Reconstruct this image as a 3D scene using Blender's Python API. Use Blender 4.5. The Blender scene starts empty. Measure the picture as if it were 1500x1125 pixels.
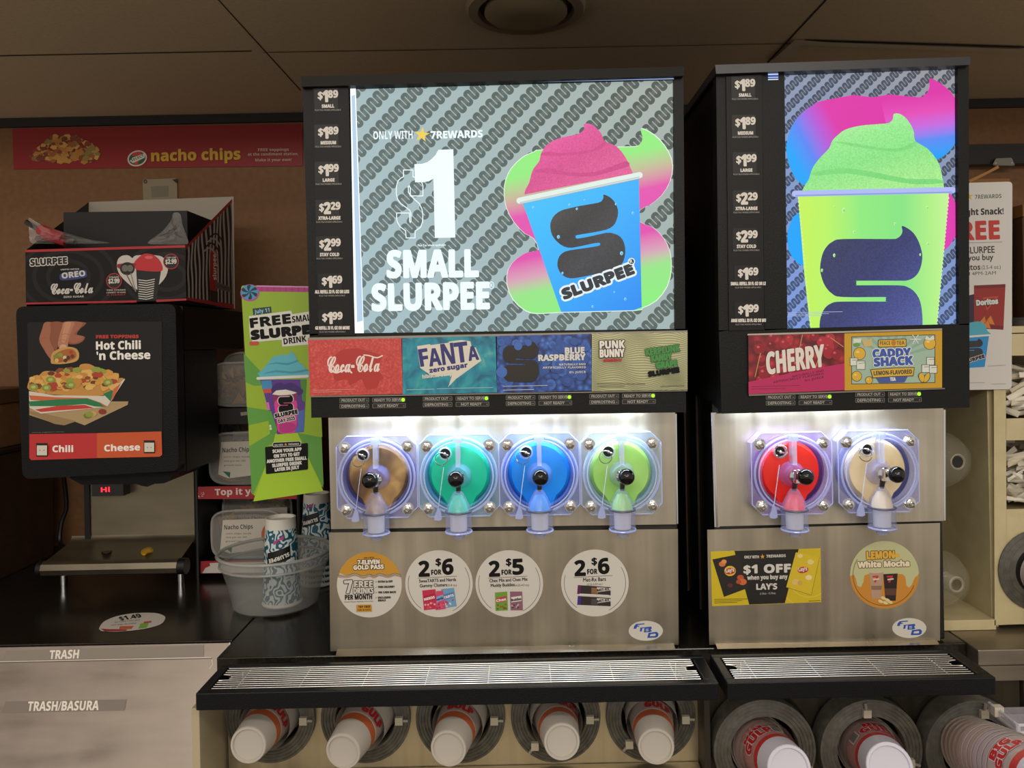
import bpy, math, random
from mathutils import Vector, Matrix
from math import sin, cos, pi, radians
sc = bpy.context.scene
COL = sc.collection
random.seed(7)
# ---------------------------------------------------------------- camera
F, CX, CY, ROLL, H = 1127.0, 760.0, 500.0, 0.020, 1.5      # focal length (px), principal point (px), roll (rad), eye height (m)
cam = bpy.data.cameras.new('camera'); cam.sensor_width = 36; cam.sensor_fit = 'HORIZONTAL'
cam.lens = F / 1500 * 36; cam.shift_x = -(CX - 750) / 1500; cam.shift_y = -(562.5 - CY) / 1500
cam.clip_start = .02
camo = bpy.data.objects.new('camera', cam); COL.objects.link(camo)
camo.location = (0, 0, H); camo.rotation_euler = (pi / 2, ROLL, 0)
sc.camera = camo
# ---------------------------------------------------------------- world, exposure, store lights
sc.view_settings.view_transform = 'Standard'; sc.view_settings.look = 'None'
sc.view_settings.exposure = 0; sc.view_settings.gamma = 1; sc.view_settings.use_curve_mapping = False
w = bpy.data.worlds.new('store'); sc.world = w; w.use_nodes = True
w.node_tree.nodes['Background'].inputs[0].default_value = (1, .90, .78, 1)
w.node_tree.nodes['Background'].inputs[1].default_value = .62
sc.cycles.transparent_max_bounces = 24
def area(name, loc, size, size_y, power, col, target=None, spread=pi):
    l = bpy.data.lights.new(name, 'AREA'); l.shape = 'RECTANGLE'; l.size = size; l.size_y = size_y
    l.energy = power; l.color = col; l.spread = spread
    o = bpy.data.objects.new(name, l); COL.objects.link(o); o.location = loc
    if target is not None:
        o.rotation_euler = (Vector(target) - Vector(loc)).to_track_quat('-Z', 'Y').to_euler()
    return o
area('store_ceiling_lamp', (-1.1, -.7, 2.72), 1.2, .3, 14, (1, .93, .82))
area('store_ceiling_lamp', (.9, -.7, 2.72), 1.2, .3, 16, (1, .93, .82))
area('store_ceiling_lamp', (.1, -2.6, 2.6), 3.0, .3, 45, (1, .94, .84), (.1, 1.5, 1.2))
# ---------------------------------------------------------------- helpers
def P(x, y, Y):                                            # the point of the photograph's sight line at depth Y
    dx, dy = (x - CX) / F, -(y - CY) / F
    return Vector((Y * (dx * cos(ROLL) + dy * sin(ROLL)), Y, H + Y * (-dx * sin(ROLL) + dy * cos(ROLL))))
def S(px, Y): return px * Y / F
EYE = Vector((0, 0, H))
def plane(p0, n):
    p0 = Vector(p0); n = Vector(n).normalized()
    def m(x, y, off=0):
        d = P(x, y, 1) - EYE
        return EYE + d * ((p0 + n * off - EYE).dot(n) / d.dot(n))
    return m
def yplane(Y): return plane((0, Y, 0), (0, -1, 0))
def zplane(z): return plane((0, 0, z), (0, 0, 1 if z < H else -1))
def lin(h):
    h = h.lstrip('#'); r = [int(h[i:i + 2], 16) / 255 for i in (0, 2, 4)]
    return tuple(c / 12.92 if c <= .04045 else ((c + .055) / 1.055) ** 2.4 for c in r) + (1,)
_m = {}
def mat(key):
    m = bpy.data.materials.new(key); m.use_nodes = True
    return m, m.node_tree, m.node_tree.nodes['Principled BSDF']
def C(h, r=.5, metal=0, a=1, spec=.5, sub=0):              # plain material
    k = ('C', h, r, metal, a, spec, sub)
    if k not in _m:
        m, nt, b = mat('mat_' + h.strip('#'))
        b.inputs['Base Color'].default_value = lin(h); b.inputs['Roughness'].default_value = r
        b.inputs['Metallic'].default_value = metal; b.inputs['Alpha'].default_value = a
        b.inputs['Specular IOR Level'].default_value = spec
        if sub: b.inputs['Subsurface Weight'].default_value = sub; b.inputs['Subsurface Radius'].default_value = (.02, .02, .02)
        _m[k] = m
    return _m[k]
def E(h, s=1.0):                                           # print on a backlit panel, or a lamp
    k = ('E', h, s)
    if k not in _m:
        m, nt, b = mat('lit_' + h.strip('#'))
        b.inputs['Base Color'].default_value = (.01, .01, .01, 1); b.inputs['Roughness'].default_value = .35
        b.inputs['Specular IOR Level'].default_value = .15
        b.inputs['Emission Color'].default_value = lin(h); b.inputs['Emission Strength'].default_value = s
        _m[k] = m
    return _m[k]
def ramp(nt, stops, fac):
    r = nt.nodes.new('ShaderNodeValToRGB'); e = r.color_ramp.elements
    while len(e) < len(stops): e.new(.5)
    for q, (p, h) in zip(e, stops): q.position = p; q.color = lin(h)
    nt.links.new(fac, r.inputs[0]); return r.outputs[0]
def EG(name, a, b, stops, s=1.0, speck=0, Y=1.38):         # backlit print with a colour blend printed from pixel a to pixel b of the panel
    m, nt, bs = mat(name)
    A, B = P(a[0], a[1], Y), P(b[0], b[1], Y); d = B - A; L2 = d.length_squared
    g = nt.nodes.new('ShaderNodeNewGeometry'); v = nt.nodes.new('ShaderNodeVectorMath'); v.operation = 'SUBTRACT'
    nt.links.new(g.outputs['Position'], v.inputs[0]); v.inputs[1].default_value = A
    dt = nt.nodes.new('ShaderNodeVectorMath'); dt.operation = 'DOT_PRODUCT'; dt.inputs[1].default_value = d / L2
    nt.links.new(v.outputs[0], dt.inputs[0])
    col = ramp(nt, stops, dt.outputs['Value'])
    if speck:
        n = nt.nodes.new('ShaderNodeTexNoise'); n.inputs['Scale'].default_value = 420; n.inputs['Detail'].default_value = 3
        nt.links.new(g.outputs['Position'], n.inputs['Vector'])
        mr = nt.nodes.new('ShaderNodeMapRange'); mr.inputs[1].default_value = .3; mr.inputs[2].default_value = .75
        mr.inputs[3].default_value = 1 - speck; mr.inputs[4].default_value = 1 + speck
        nt.links.new(n.outputs[0], mr.inputs[0])
        mx = nt.nodes.new('ShaderNodeVectorMath'); mx.operation = 'SCALE'
        nt.links.new(col, mx.inputs[0]); nt.links.new(mr.outputs[0], mx.inputs['Scale']); col = mx.outputs[0]
    bs.inputs['Base Color'].default_value = (.01, .01, .01, 1); bs.inputs['Roughness'].default_value = .35
    bs.inputs['Specular IOR Level'].default_value = .15
    nt.links.new(col, bs.inputs['Emission Color']); bs.inputs['Emission Strength'].default_value = s
    return m
def steel(name, h, r0=.22, r1=.45, sx=(70, 70, 2.0), metal=.9, var=.25):
    m, nt, b = mat(name)
    tc = nt.nodes.new('ShaderNodeTexCoord'); mp = nt.nodes.new('ShaderNodeMapping'); mp.inputs['Scale'].default_value = sx
    n = nt.nodes.new('ShaderNodeTexNoise'); n.inputs['Scale'].default_value = 1; n.inputs['Detail'].default_value = 5
    n2 = nt.nodes.new('ShaderNodeTexNoise'); n2.inputs['Scale'].default_value = 7; n2.inputs['Detail'].default_value = 4
    nt.links.new(tc.outputs['Object'], mp.inputs['Vector']); nt.links.new(mp.outputs[0], n.inputs['Vector'])
    nt.links.new(tc.outputs['Object'], n2.inputs['Vector'])
    ad = nt.nodes.new('ShaderNodeMath'); ad.operation = 'ADD'; nt.links.new(n.outputs[0], ad.inputs[0]); nt.links.new(n2.outputs[0], ad.inputs[1])
    mr = nt.nodes.new('ShaderNodeMapRange'); mr.inputs[1].default_value = .6; mr.inputs[2].default_value = 1.4
    mr.inputs[3].default_value = r0; mr.inputs[4].default_value = r1
    nt.links.new(ad.outputs[0], mr.inputs[0]); nt.links.new(mr.outputs[0], b.inputs['Roughness'])
    mc = nt.nodes.new('ShaderNodeMapRange'); mc.inputs[1].default_value = .6; mc.inputs[2].default_value = 1.4
    mc.inputs[3].default_value = 1 - var; mc.inputs[4].default_value = 1 + var * .6
    nt.links.new(ad.outputs[0], mc.inputs[0])
    sv = nt.nodes.new('ShaderNodeVectorMath'); sv.operation = 'SCALE'; sv.inputs[0].default_value = lin(h)[:3]
    nt.links.new(mc.outputs[0], sv.inputs['Scale']); nt.links.new(sv.outputs[0], b.inputs['Base Color'])
    b.inputs['Metallic'].default_value = metal
    return m
def noisy(name, stops, scale=40, detail=4, r=.6, kind='noise', dist=0, sx=None, metal=0, rough_bump=0, spec=.5):
    m, nt, b = mat(name)
    tc = nt.nodes.new('ShaderNodeTexCoord'); vec = tc.outputs['Object']
    if sx:
        mp = nt.nodes.new('ShaderNodeMapping'); mp.inputs['Scale'].default_value = sx; nt.links.new(vec, mp.inputs[0]); vec = mp.outputs[0]
    if kind == 'noise':
        n = nt.nodes.new('ShaderNodeTexNoise'); n.inputs['Scale'].default_value = scale; n.inputs['Detail'].default_value = detail
        n.inputs['Distortion'].default_value = dist; f = n.outputs[0]
    elif kind == 'voronoi':
        n = nt.nodes.new('ShaderNodeTexVoronoi'); n.inputs['Scale'].default_value = scale; f = n.outputs[0]
    elif kind[:4] == 'wave':
        n = nt.nodes.new('ShaderNodeTexWave'); n.bands_direction = kind[4:] or 'X'; n.inputs['Scale'].default_value = scale; n.inputs['Distortion'].default_value = dist
        n.inputs['Detail'].default_value = 1; n.inputs['Detail Scale'].default_value = detail; f = n.outputs['Fac']
    nt.links.new(vec, n.inputs['Vector'])
    nt.links.new(ramp(nt, stops, f), b.inputs['Base Color']); b.inputs['Roughness'].default_value = r
    b.inputs['Metallic'].default_value = metal; b.inputs['Specular IOR Level'].default_value = spec
    if rough_bump:
        bp = nt.nodes.new('ShaderNodeBump'); bp.inputs['Strength'].default_value = rough_bump; bp.inputs['Distance'].default_value = .002
        nt.links.new(f, bp.inputs['Height']); nt.links.new(bp.outputs[0], b.inputs['Normal'])
    return m
BLACK = C('#0c0c0d', .45); GLOSSB = C('#0a0a0b', .12); CHROME = C('#d8d8da', .12, 1)
# ---- lettering
def _bold(s):
    return ''.join(chr(0x1D5D4 + ord(c) - 65) if 'A' <= c <= 'Z' else chr(0x1D5EE + ord(c) - 97) if 'a' <= c <= 'z' else chr(0x1D7EC + ord(c) - 48) if '0' <= c <= '9' else c for c in s)
def _script(s):
    return ''.join(chr(0x1D4D0 + ord(c) - 65) if 'A' <= c <= 'Z' else chr(0x1D4EA + ord(c) - 97) if 'a' <= c <= 'z' else c for c in s)
_tc = {}
def glyphs(s, style):
    k = (s, style)
    if k not in _tc:
        c = bpy.data.curves.new('t', 'FONT'); c.body = _bold(s) if style == 'B' else _script(s) if style == 'S' else s
        c.resolution_u = 2; c.size = 1
        o = bpy.data.objects.new('t', c); me = bpy.data.meshes.new_from_object(o)
        _tc[k] = ([(v.co.x, v.co.y) for v in me.vertices], [tuple(p.vertices) for p in me.polygons])
        bpy.data.objects.remove(o); bpy.data.curves.remove(c); bpy.data.meshes.remove(me)
    return _tc[k]
def cap(style): return max(v[1] for v in glyphs('H' if style != 'S' else 'C', style)[0])
def ZM(ox, oy, s):
    def f(t): return [(ox + float(a.split(',')[0]) / s, oy + float(a.split(',')[1]) / s) for a in t.split()]
    return f
def pts(t): return [tuple(map(float, a.split(','))) for a in t.split()]
def clip(poly, a, b, c):                                   # keep a*x+b*y<=c
    out = []
    for i in range(len(poly)):
        p, q = poly[i - 1], poly[i]; dp, dq = a * p[0] + b * p[1] - c, a * q[0] + b * q[1] - c
        if (dp <= 0) != (dq <= 0):
            t = dp / (dp - dq); out.append((p[0] + (q[0] - p[0]) * t, p[1] + (q[1] - p[1]) * t))
        if dq <= 0: out.append(q)
    return out
def clipquad(poly, q):                                     # q clockwise in the picture (y down)
    for i in range(len(q)):
        (x0, y0), (x1, y1) = q[i], q[(i + 1) % len(q)]
        a, b = (y1 - y0), -(x1 - x0)
        poly = clip(poly, a, b, a * x0 + b * y0)
        if len(poly) < 3: return []
    return poly
def smooth(p, n=4, closed=True):
    out = []; L = len(p)
    for i in range(L if closed else L - 1):
        g = lambda j: p[j % L] if closed else p[max(0, min(L - 1, j))]
        a, b, c, d = g(i - 1), g(i), g(i + 1), g(i + 2)
        for k in range(n):
            t = k / n
            out.append(tuple(.5 * (2 * b[m] + (c[m] - a[m]) * t + (2 * a[m] - 5 * b[m] + 4 * c[m] - d[m]) * t * t + (3 * b[m] - a[m] - 3 * c[m] + d[m]) * t ** 3) for m in range(len(b))))
    if not closed: out.append(p[-1])
    return out
def bil(q, u, v):                                          # q = TL TR BR BL
    return tuple((q[0][k] * (1 - u) + q[1][k] * u) * (1 - v) + (q[3][k] * (1 - u) + q[2][k] * u) * v for k in range(len(q[0])))
SLOGO = pts('.80,0 .86,.02 .92,.06 .97,.13 1,.22 .99,.30 .96,.36 .91,.40 .85,.418 .78,.42 .38,.42 .36,.425 .355,.437 .36,.45 .38,.455 .76,.455 .86,.47 .93,.51 .98,.58 1,.68 1,.78 .97,.88 .92,.95 .86,.985 .78,1 .22,1 .12,.98 .06,.94 .02,.88 0,.79 .01,.70 .05,.63 .12,.59 .22,.58 .62,.58 .64,.575 .645,.562 .64,.55 .62,.545 .22,.545 .12,.52 .05,.46 .01,.38 0,.31 .02,.22 .06,.16 .12,.12 .22,.10 .68,.10 .75,.095 .79,.07 .805,.04')
class MB:                                                  # collects shapes, becomes ONE mesh object
    def __init__(s, m=None): s.v, s.f, s.mi, s.sm, s.mats, s.map, s.k, s.e = [], [], [], [], [], m, 0, 1.5e-5
    def idx(s, m):
        if m not in s.mats: s.mats.append(m)
        return s.mats.index(m)
    def raw(s, vs, fs, m, sm=False):
        b = len(s.v); s.v += [Vector(v) for v in vs]; i = s.idx(m)
        for f in fs: s.f.append([b + j for j in f]); s.mi.append(i); s.sm.append(sm)
        return s
    # 3-D shapes
    def box(s, x0, x1, y0, y1, z0, z1, m):
        return s.raw([(x, y, z) for x in (x0, x1) for y in (y0, y1) for z in (z0, z1)], [(0, 1, 3, 2), (4, 6, 7, 5), (0, 4, 5, 1), (2, 3, 7, 6), (0, 2, 6, 4), (1, 5, 7, 3)], m)
    def prism(s, front, back, m, caps=True, sm=False):     # front: 3-D outline, back: vector or outline
        n = len(front); fr = [Vector(p) for p in front]
        bk = [p + Vector(back) for p in fr] if len(back) == 3 and not hasattr(back[0], '__len__') else [Vector(p) for p in back]
        fs = [(i, (i + 1) % n, n + (i + 1) % n, n + i) for i in range(n)]
        s.raw(fr + bk, fs, m, sm)
        if caps: s.raw(fr, [tuple(range(n))], m); s.raw(bk, [tuple(range(n))[::-1]], m)
        return s
    def tube(s, path, r, m, seg=8, closed=False, cap_=True):
        path = [Vector(p) for p in path]; n = len(path); rs = r if hasattr(r, '__len__') else [r] * n
        vs = []; up = None
        for i, p in enumerate(path):
            a, b = path[i - 1] if (i or closed) else p, path[(i + 1) % n] if (i < n - 1 or closed) else p
            t = (b - a).normalized()
            if up is None: up = t.orthogonal().normalized()
            up = (up - t * up.dot(t)).normalized(); sd = t.cross(up)
            vs += [p + (up * cos(2 * pi * k / seg) + sd * sin(2 * pi * k / seg)) * rs[i] for k in range(seg)]
        fs = []
        for i in range(n if closed else n - 1):
            for k in range(seg):
                j = (i + 1) % n; fs.append((i * seg + k, i * seg + (k + 1) % seg, j * seg + (k + 1) % seg, j * seg + k))
        s.raw(vs, fs, m, True)
        if cap_ and not closed: s.raw(vs[:seg], [tuple(range(seg))[::-1]], m); s.raw(vs[-seg:], [tuple(range(seg))], m)
        return s
    def lathe(s, c, ax, prof, m, seg=24, sx=1, a0=0, e1=None):      # prof: (radius, distance along ax)
        ax = Vector(ax).normalized(); e1 = Vector(e1) if e1 else ax.orthogonal().normalized()
        e2 = ax.cross(e1); c = Vector(c); vs = []; n = len(prof)
        for r, h in prof: vs += [c + ax * h + (e1 * cos(a0 + 2 * pi * k / seg) * sx + e2 * sin(a0 + 2 * pi * k / seg)) * max(r, 1e-5) for k in range(seg)]
        fs = [(i * seg + k, i * seg + (k + 1) % seg, (i + 1) * seg + (k + 1) % seg, (i + 1) * seg + k) for i in range(n - 1) for k in range(seg)]
        return s.raw(vs, fs, m, seg > 8)
    def ball(s, c, r, m, seg=20): return s.lathe(c, (0, 0, 1), [(r * sin(pi * i / 12), -r * cos(pi * i / 12)) for i in range(13)], m, seg)
    def ring(s, c, ax, R, r, m, seg=28, tseg=8):
        ax = Vector(ax).normalized(); e1 = ax.orthogonal().normalized(); e2 = ax.cross(e1); c = Vector(c)
        return s.tube([c + (e1 * cos(2 * pi * k / seg) + e2 * sin(2 * pi * k / seg)) * R for k in range(seg)], r, m, tseg, True)
    # flat prints, in photograph pixels on the surface s.map
    def at(s, x, y, off=None): return s.map(x, y, s.k * s.e if off is None else off)
    def poly(s, p, m, lay=1):
        s.k += lay
        if len(p) > 2: s.raw([s.at(*q) for q in p], [tuple(range(len(p)))[::-1]], m)
        return s
    def slab(s, p, th, m, edge=None):                      # a sheet with thickness, its front on the surface
        fr = [s.map(x, y, 0) for x, y in p]; bk = [s.map(x, y, -th) for x, y in p]
        return s.prism(fr, bk, edge or m) if edge is None else s.prism(fr, bk, edge, False).raw(fr, [tuple(range(len(fr)))[::-1]], m).raw(bk, [tuple(range(len(bk)))], edge)
    def ell(s, cx, cy, rx, ry, m, n=32, rot=0, lay=1):
        c, t = cos(rot), sin(rot)
        return s.poly([(cx + rx * cos(2 * pi * i / n) * c - ry * sin(2 * pi * i / n) * t, cy + rx * cos(2 * pi * i / n) * t + ry * sin(2 * pi * i / n) * c) for i in range(n)], m, lay)
    def stroke(s, p, wd, m, closed=False, lay=1, q=None):
        s.k += lay
        for i in range(len(p) if closed else len(p) - 1):
            s.k += min(.1, 4 / len(p)) if lay else 0
            a, b = p[i], p[(i + 1) % len(p)]; an = math.atan2(b[1] - a[1], b[0] - a[0]); r = wd / 2; n = 5 if wd < 3 else 9
            o = [(b[0] + r * cos(an - pi / 2 + pi * k / n), b[1] + r * sin(an - pi / 2 + pi * k / n)) for k in range(n + 1)]
            o += [(a[0] + r * cos(an + pi / 2 + pi * k / n), a[1] + r * sin(an + pi / 2 + pi * k / n)) for k in range(n + 1)]
            if q: o = clipquad(o, q)
            if len(o) > 2: s.raw([s.at(*v) for v in o], [tuple(range(len(o)))[::-1]], m)
        return s
    def text(s, t, a, b, h, m, style='B', bold=0, out=None, shear=0, n=8):
        vs, fs = glyphs(t, style); x0, x1 = min(v[0] for v in vs), max(v[0] for v in vs); cp = cap(style)
        ux, uy = (b[0] - a[0]), (b[1] - a[1]); L = math.hypot(ux, uy); nx, ny = uy / L, -ux / L
        def go(rad, mm, cnt):
            s.k += 1
            for k in range(cnt):
                s.k += .12
                ox, oy = (rad * cos(2 * pi * k / cnt), rad * sin(2 * pi * k / cnt)) if cnt > 1 else (0, 0)
                q = []
                for x, y in vs:
                    u, v = (x - x0) / (x1 - x0), y / cp * h
                    q.append(s.at(a[0] + ux * u + (nx + shear * ux / L) * v + ox, a[1] + uy * u + (ny + shear * uy / L) * v + oy))
                s.raw(q, fs, mm)
        if out: go(out[0] + bold, out[1], 12)
        if bold: go(bold, m, n)
        go(0, m, 1)
        return s
    def slogo(s, q, m, clp=None):
        p = [bil(q, u, v) for u, v in smooth(SLOGO, 3)]
        return s.poly(clipquad(p, clp) if clp else p, m)
    def build(s, name, parent=None, label=None, bevel=0, seg=2, loc=None, **kw):
        me = bpy.data.meshes.new(name)
        org = Vector(loc) if loc is not None else ROOT.get(parent.name, Vector()) if parent is not None else None
        if org is None:
            xs = [v.x for v in s.v]; ys = [v.y for v in s.v]; org = Vector(((min(xs) + max(xs)) / 2, (min(ys) + max(ys)) / 2, min(v.z for v in s.v)))
        me.from_pydata([v - org for v in s.v], [], s.f)
        for m in s.mats: me.materials.append(m)
        me.polygons.foreach_set('material_index', s.mi); me.polygons.foreach_set('use_smooth', s.sm)
        if any(s.sm): me.set_sharp_from_angle(angle=radians(38))
        o = bpy.data.objects.new(name, me); COL.objects.link(o)
        if parent is not None: o.parent = parent
        else: o.location = org
        ROOT[o.name] = org
        if bevel:
            md = o.modifiers.new('bevel', 'BEVEL'); md.width = bevel; md.segments = seg; md.limit_method = 'ANGLE'; md.angle_limit = radians(40)
        if label: o['label'] = label
        for k, v in kw.items(): o[k] = v
        return o
ROOT = {}
def thing(name, label, cat, loc, group=None):
    o = bpy.data.objects.new(name, None); COL.objects.link(o); o.empty_display_size = .05; o.location = loc
    o['label'] = label; o['category'] = cat
    if group: o['group'] = group
    ROOT[o.name] = Vector(loc); return o
def quad(t): return pts(t)
def rrect(q, r, n=5, which=(1,) * 99):                  # rounded corners on a picture quad
    out = []; L = len(q)
    for i in range(L):
        p, a, b = q[i], q[i - 1], q[(i + 1) % L]
        if not which[i]: out.append(p); continue
        da, db = math.dist(p, a), math.dist(p, b)
        A = (p[0] + (a[0] - p[0]) * r / da, p[1] + (a[1] - p[1]) * r / da); B = (p[0] + (b[0] - p[0]) * r / db, p[1] + (b[1] - p[1]) * r / db)
        for k in range(n + 1):
            t = k / n; out.append(((1 - t) ** 2 * A[0] + 2 * t * (1 - t) * p[0] + t * t * B[0], (1 - t) ** 2 * A[1] + 2 * t * (1 - t) * p[1] + t * t * B[1]))
    return out
ZC = .905                                                  # countertop height
# ================================================================ the room
ZCEIL, YW = 2.21, 2.35
wallm = noisy('brown_wall_panel', [(.3, '#744e2b'), (.7, '#7f5833')], 60, 3, .6)
ceilm = noisy('ceiling_board', [(.3, '#b8a384'), (.7, '#c2ad8e')], 120, 2, .8)
MB().box(-3, 3, YW, YW + .1, 0, ZCEIL + .3, wallm).build('wall_back', kind='structure')
b = MB(zplane(ZCEIL)); b.box(-3, 3, 1.25, YW, ZCEIL, ZCEIL + .1, ceilm)
seam = C('#241d16', .8)
b.e = .0004
b.stroke(pts('300,-22 320,0 440,132'), 1.6, seam); b.stroke(pts('1232,-23 1210,0 1125,91'), 2.2, seam)
b.stroke(pts('0,82 368,75'), 1.3, seam); b.stroke(pts('385,77 700,72'), .8, seam); b.stroke(pts('700,72 1160,64'), .7, seam)
b.stroke(pts('1180,59 1215,60 1500,69'), 2.4, seam)
b.build('ceiling', kind='structure', loc=(0, 1.8, ZCEIL))
b = MB(zplane(ZCEIL - .008)); b.slab(pts('1158,86 1132,88 1165,58 1215,62 1500,72 1500,79 1215,68 1172,66'), .007, C('#b5a890', .7))
b.build('trim_2', kind='structure')
MB().box(-3, 3, YW - .012, YW, P(220, 183.5, YW).z, P(220, 171, YW).z, C('#15110e', .6)).build('trim_1', kind='structure')
MB().box(-3, 3, -4, YW, -.05, 0, C('#6a6158', .5)).build('floor', kind='structure')
c = P(770, 2, 1.63); c.z = ZCEIL - .0008
t = thing('ceiling_light', 'round recessed light set in the ceiling above the wider drink machine', 'light', c)
R = S(88, 1.63)
MB().lathe(c, (0, 0, -1), [(R, 0), (R, .004), (R * .96, .012), (R * .80, .014), (R * .78, .004), (R * .78, 0)], C('#8a7a64', .6), 48).build('trim_ring', t)
MB().lathe(c, (0, 0, -1), [(R * .775, .001), (R * .77, .003), (R * .69, .003), (R * .69, .001)], C('#070605', .5), 48).build('gasket', t)
MB().lathe(c, (0, 0, -1), [(R * .69, .001), (R * .69, .016), (R * .6, .026), (R * .3, .032), (0, .034)], C('#7d7058', .35), 48).build('lens', t)
# ---------------------------------------------------------------- counters
stoneb = noisy('black_counter', [(.35, '#16130f'), (.7, '#28231d')], 160, 3, .2, rough_bump=0)
XS = -.5935
b = MB(); b.box(-1.9, XS - .001, 1.562, YW - .001, ZC - .03, ZC, stoneb)
o = b.build('countertop', bevel=.002); o['label'] = 'black countertop under the hot chili dispenser'; o['category'] = 'counter'
b = MB(); b.box(XS + .002, .845, 1.4745, YW - .001, ZC - .03, ZC, stoneb)
o = b.build('countertop', bevel=.002); o['label'] = 'black countertop carrying the two frozen drink machines'; o['category'] = 'counter'
st_r = steel('right_steel', '#9a9080', .3, .5, (3, 60, 60))
b = MB(); b.box(.848, 2.2, 1.44, YW - .001, ZC - .03, ZC, st_r)
t = thing('steel_counter', 'stainless steel counter under the cream condiment cabinet', 'counter', (1.4, 1.44, ZC))
b.build('counter_top', t, bevel=.002)
MB().box(.848, 2.2, 1.442, 1.449, .846, ZC - .031, st_r).build('apron', t)
MB().box(.94, 2.2, 1.452, 1.9, 0, ZC - .031, st_r).build('front_panel', t)
# ---------------------------------------------------------------- nacho banner and wall plates
def art(b, t, *a, **k): pass
b = MB(yplane(YW - .004))
b.slab(pts('18,188.4 443,181.2 443,243 20,248'), .003, C('#8c1a1d', .4))
for i in range(150):
    a = random.random() * 6.28; r = math.sqrt(random.random())
    x, y = 95 + 50 * r * cos(a), 226 + 20 * r * sin(a) - 10 * (1 - abs(cos(a) * r))
    if y > 246 - abs(x - 95) * .05: y = 244
    s_ = random.uniform(3, 8); an = random.random() * 6
    b.poly([(x + s_ * cos(an + q), min(246, y + s_ * .7 * sin(an + q))) for q in (0, 1.3, 2.2, 3.6, 5)], C(random.choice(['#c08a3c', '#b87a30', '#d0a050', '#8a3a20', '#9c5a2a', '#c9984c', '#7a3020', '#8a7a3a']), .6))
b.ell(201, 232, 14.5, 11.5, C('#d8cfc0', .5), rot=-.3); b.ell(201, 232, 12.5, 9.5, C('#1f5a3c', .5), rot=-.3)
b.poly(pts('194,224 207,222 207,226 201,242 196,242 201,228 194,229'), C('#c8402c', .5)); b.poly(pts('190,236 194,231 213,224 212,231 195,239'), C('#d8cfc0', .5))
b.text('SELECT', (193, 236.5), (211, 229), 3.4, C('#1f5a3c', .5))
b.text('nacho chips', (222, 236), (352, 233), 15.5, C('#c9a02c', .5), bold=.5)
for s_, x0, x1, y in (('FREE toppings', 378, 423, 221.5), ('at the condiment station.', 363, 437, 228), ('Make it your own!', 374, 427, 236.5)):
    b.text(s_, (x0, y), (x1, y - .8), 4, C('#c8b0a0', .5))
o = b.build('nacho_banner'); o['label'] = 'long red banner reading nacho chips on the brown wall'; o['category'] = 'sign'
b = MB(yplane(YW - .006)); b.slab(rrect(pts('209,263 259,261 261,330 211,330'), 4), .005, C('#8f8468', .5))
b.poly(pts('221,273 247,272 247,288 222,289'), C('#7c7260', .6)); b.poly(pts('252,263 260,262 260,268 258,268'), C('#15110e', .6)); b.ell(213, 266, 3, 3, C('#2a241c', .5), 12); b.ell(213, 266, 1.4, 1.4, C('#7a7060', .4), 10)
o = b.build('wall_plate'); o['label'] = 'small cream plate on the brown wall behind the striped display box'; o['category'] = 'plate'
b = MB(yplane(YW - .006)); b.slab(pts('1015,176 1038,174 1042,300 1017,300'), .004, C('#5c5346', .35, .3))
o = b.build('wall_panel_sheet'); o['label'] = 'dull grey metal sheet on the wall between the two lit signs'; o['category'] = 'panel'
# ---------------------------------------------------------------- far left: dark cabinet and carton
dk = noisy('dark_brown_board', [(.3, '#2a1c10'), (.7, '#3a2818')], 30, 3, .5)
t = thing('side_cabinet', 'dark brown cabinet at the left end of the black counter', 'cabinet', (-1.6, 2.0, ZC))
MB().box(-1.86, -1.365, 1.62, 2.24, ZC, 1.23, dk).build('body', t, bevel=.004)
MB().box(-1.87, -1.36, 1.61, 2.25, 1.2305, 1.242, C('#1a120a', .5)).build('top', t, bevel=.003)
cb = noisy('carton_board', [(.3, '#6b4a2a'), (.7, '#7a5632')], 50, 3, .7)
t = thing('carton', 'brown carton standing on the dark cabinet left of the chili dispenser', 'box', (-1.6, 2.0, 1.242))
MB().box(-1.85, -1.385, 1.75, 2.2, 1.2425, 1.36, cb).build('body', t, bevel=.003)
MB().box(-1.86, -1.38, 1.745, 2.21, 1.3605, 1.40, C('#5a3e22', .7)).build('lid', t, bevel=.003)
# ---------------------------------------------------------------- chili and cheese dispenser
tex = noisy('black_textured_plastic', [(.4, '#0a0a0b'), (.6, '#0f0f10')], 400, 2, .42, rough_bump=.5, spec=.2)
X0, X1 = P(23, 560, 1.75).x, P(266, 560, 1.75).x
zt, zb = P(144, 447, 1.73).z, P(144, 703, 1.75).z
t = thing('chili_cheese_dispenser', 'black hot chili and cheese dispenser with a lit red display', 'dispenser', ((X0 + X1) / 2, 1.95, ZC))
zm = P(300, 512, 1.97).z; b = MB(); b.box(X0 + .01, X1, 1.765, 1.962, zb + .01, zm, tex); b.box(X0 + .01, X1, 1.765, 2.15, zm, zt - .002, tex); b.box(X0 + .01, -.86, 1.962, 2.13, zb + .01, zm, tex); b.build('hood', t, bevel=.004)
door = rrect(pts('23,449 257,445 262,690 33,702'), 13)
b = MB(yplane(1.725)); b.prism([b.map(x, y, 0) for x, y in door], (0, .036, 0), tex); b.build('front_door', t, bevel=.007, seg=3)
b = MB(yplane(1.724)); g = b; b.e = 8e-6
CY_ = '#f4efe8'
g.slab(rrect(pts('40,472 237,471 238,668 43,674'), 4), .003, C('#1a1918', .4, 0, 1, .3))
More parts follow.
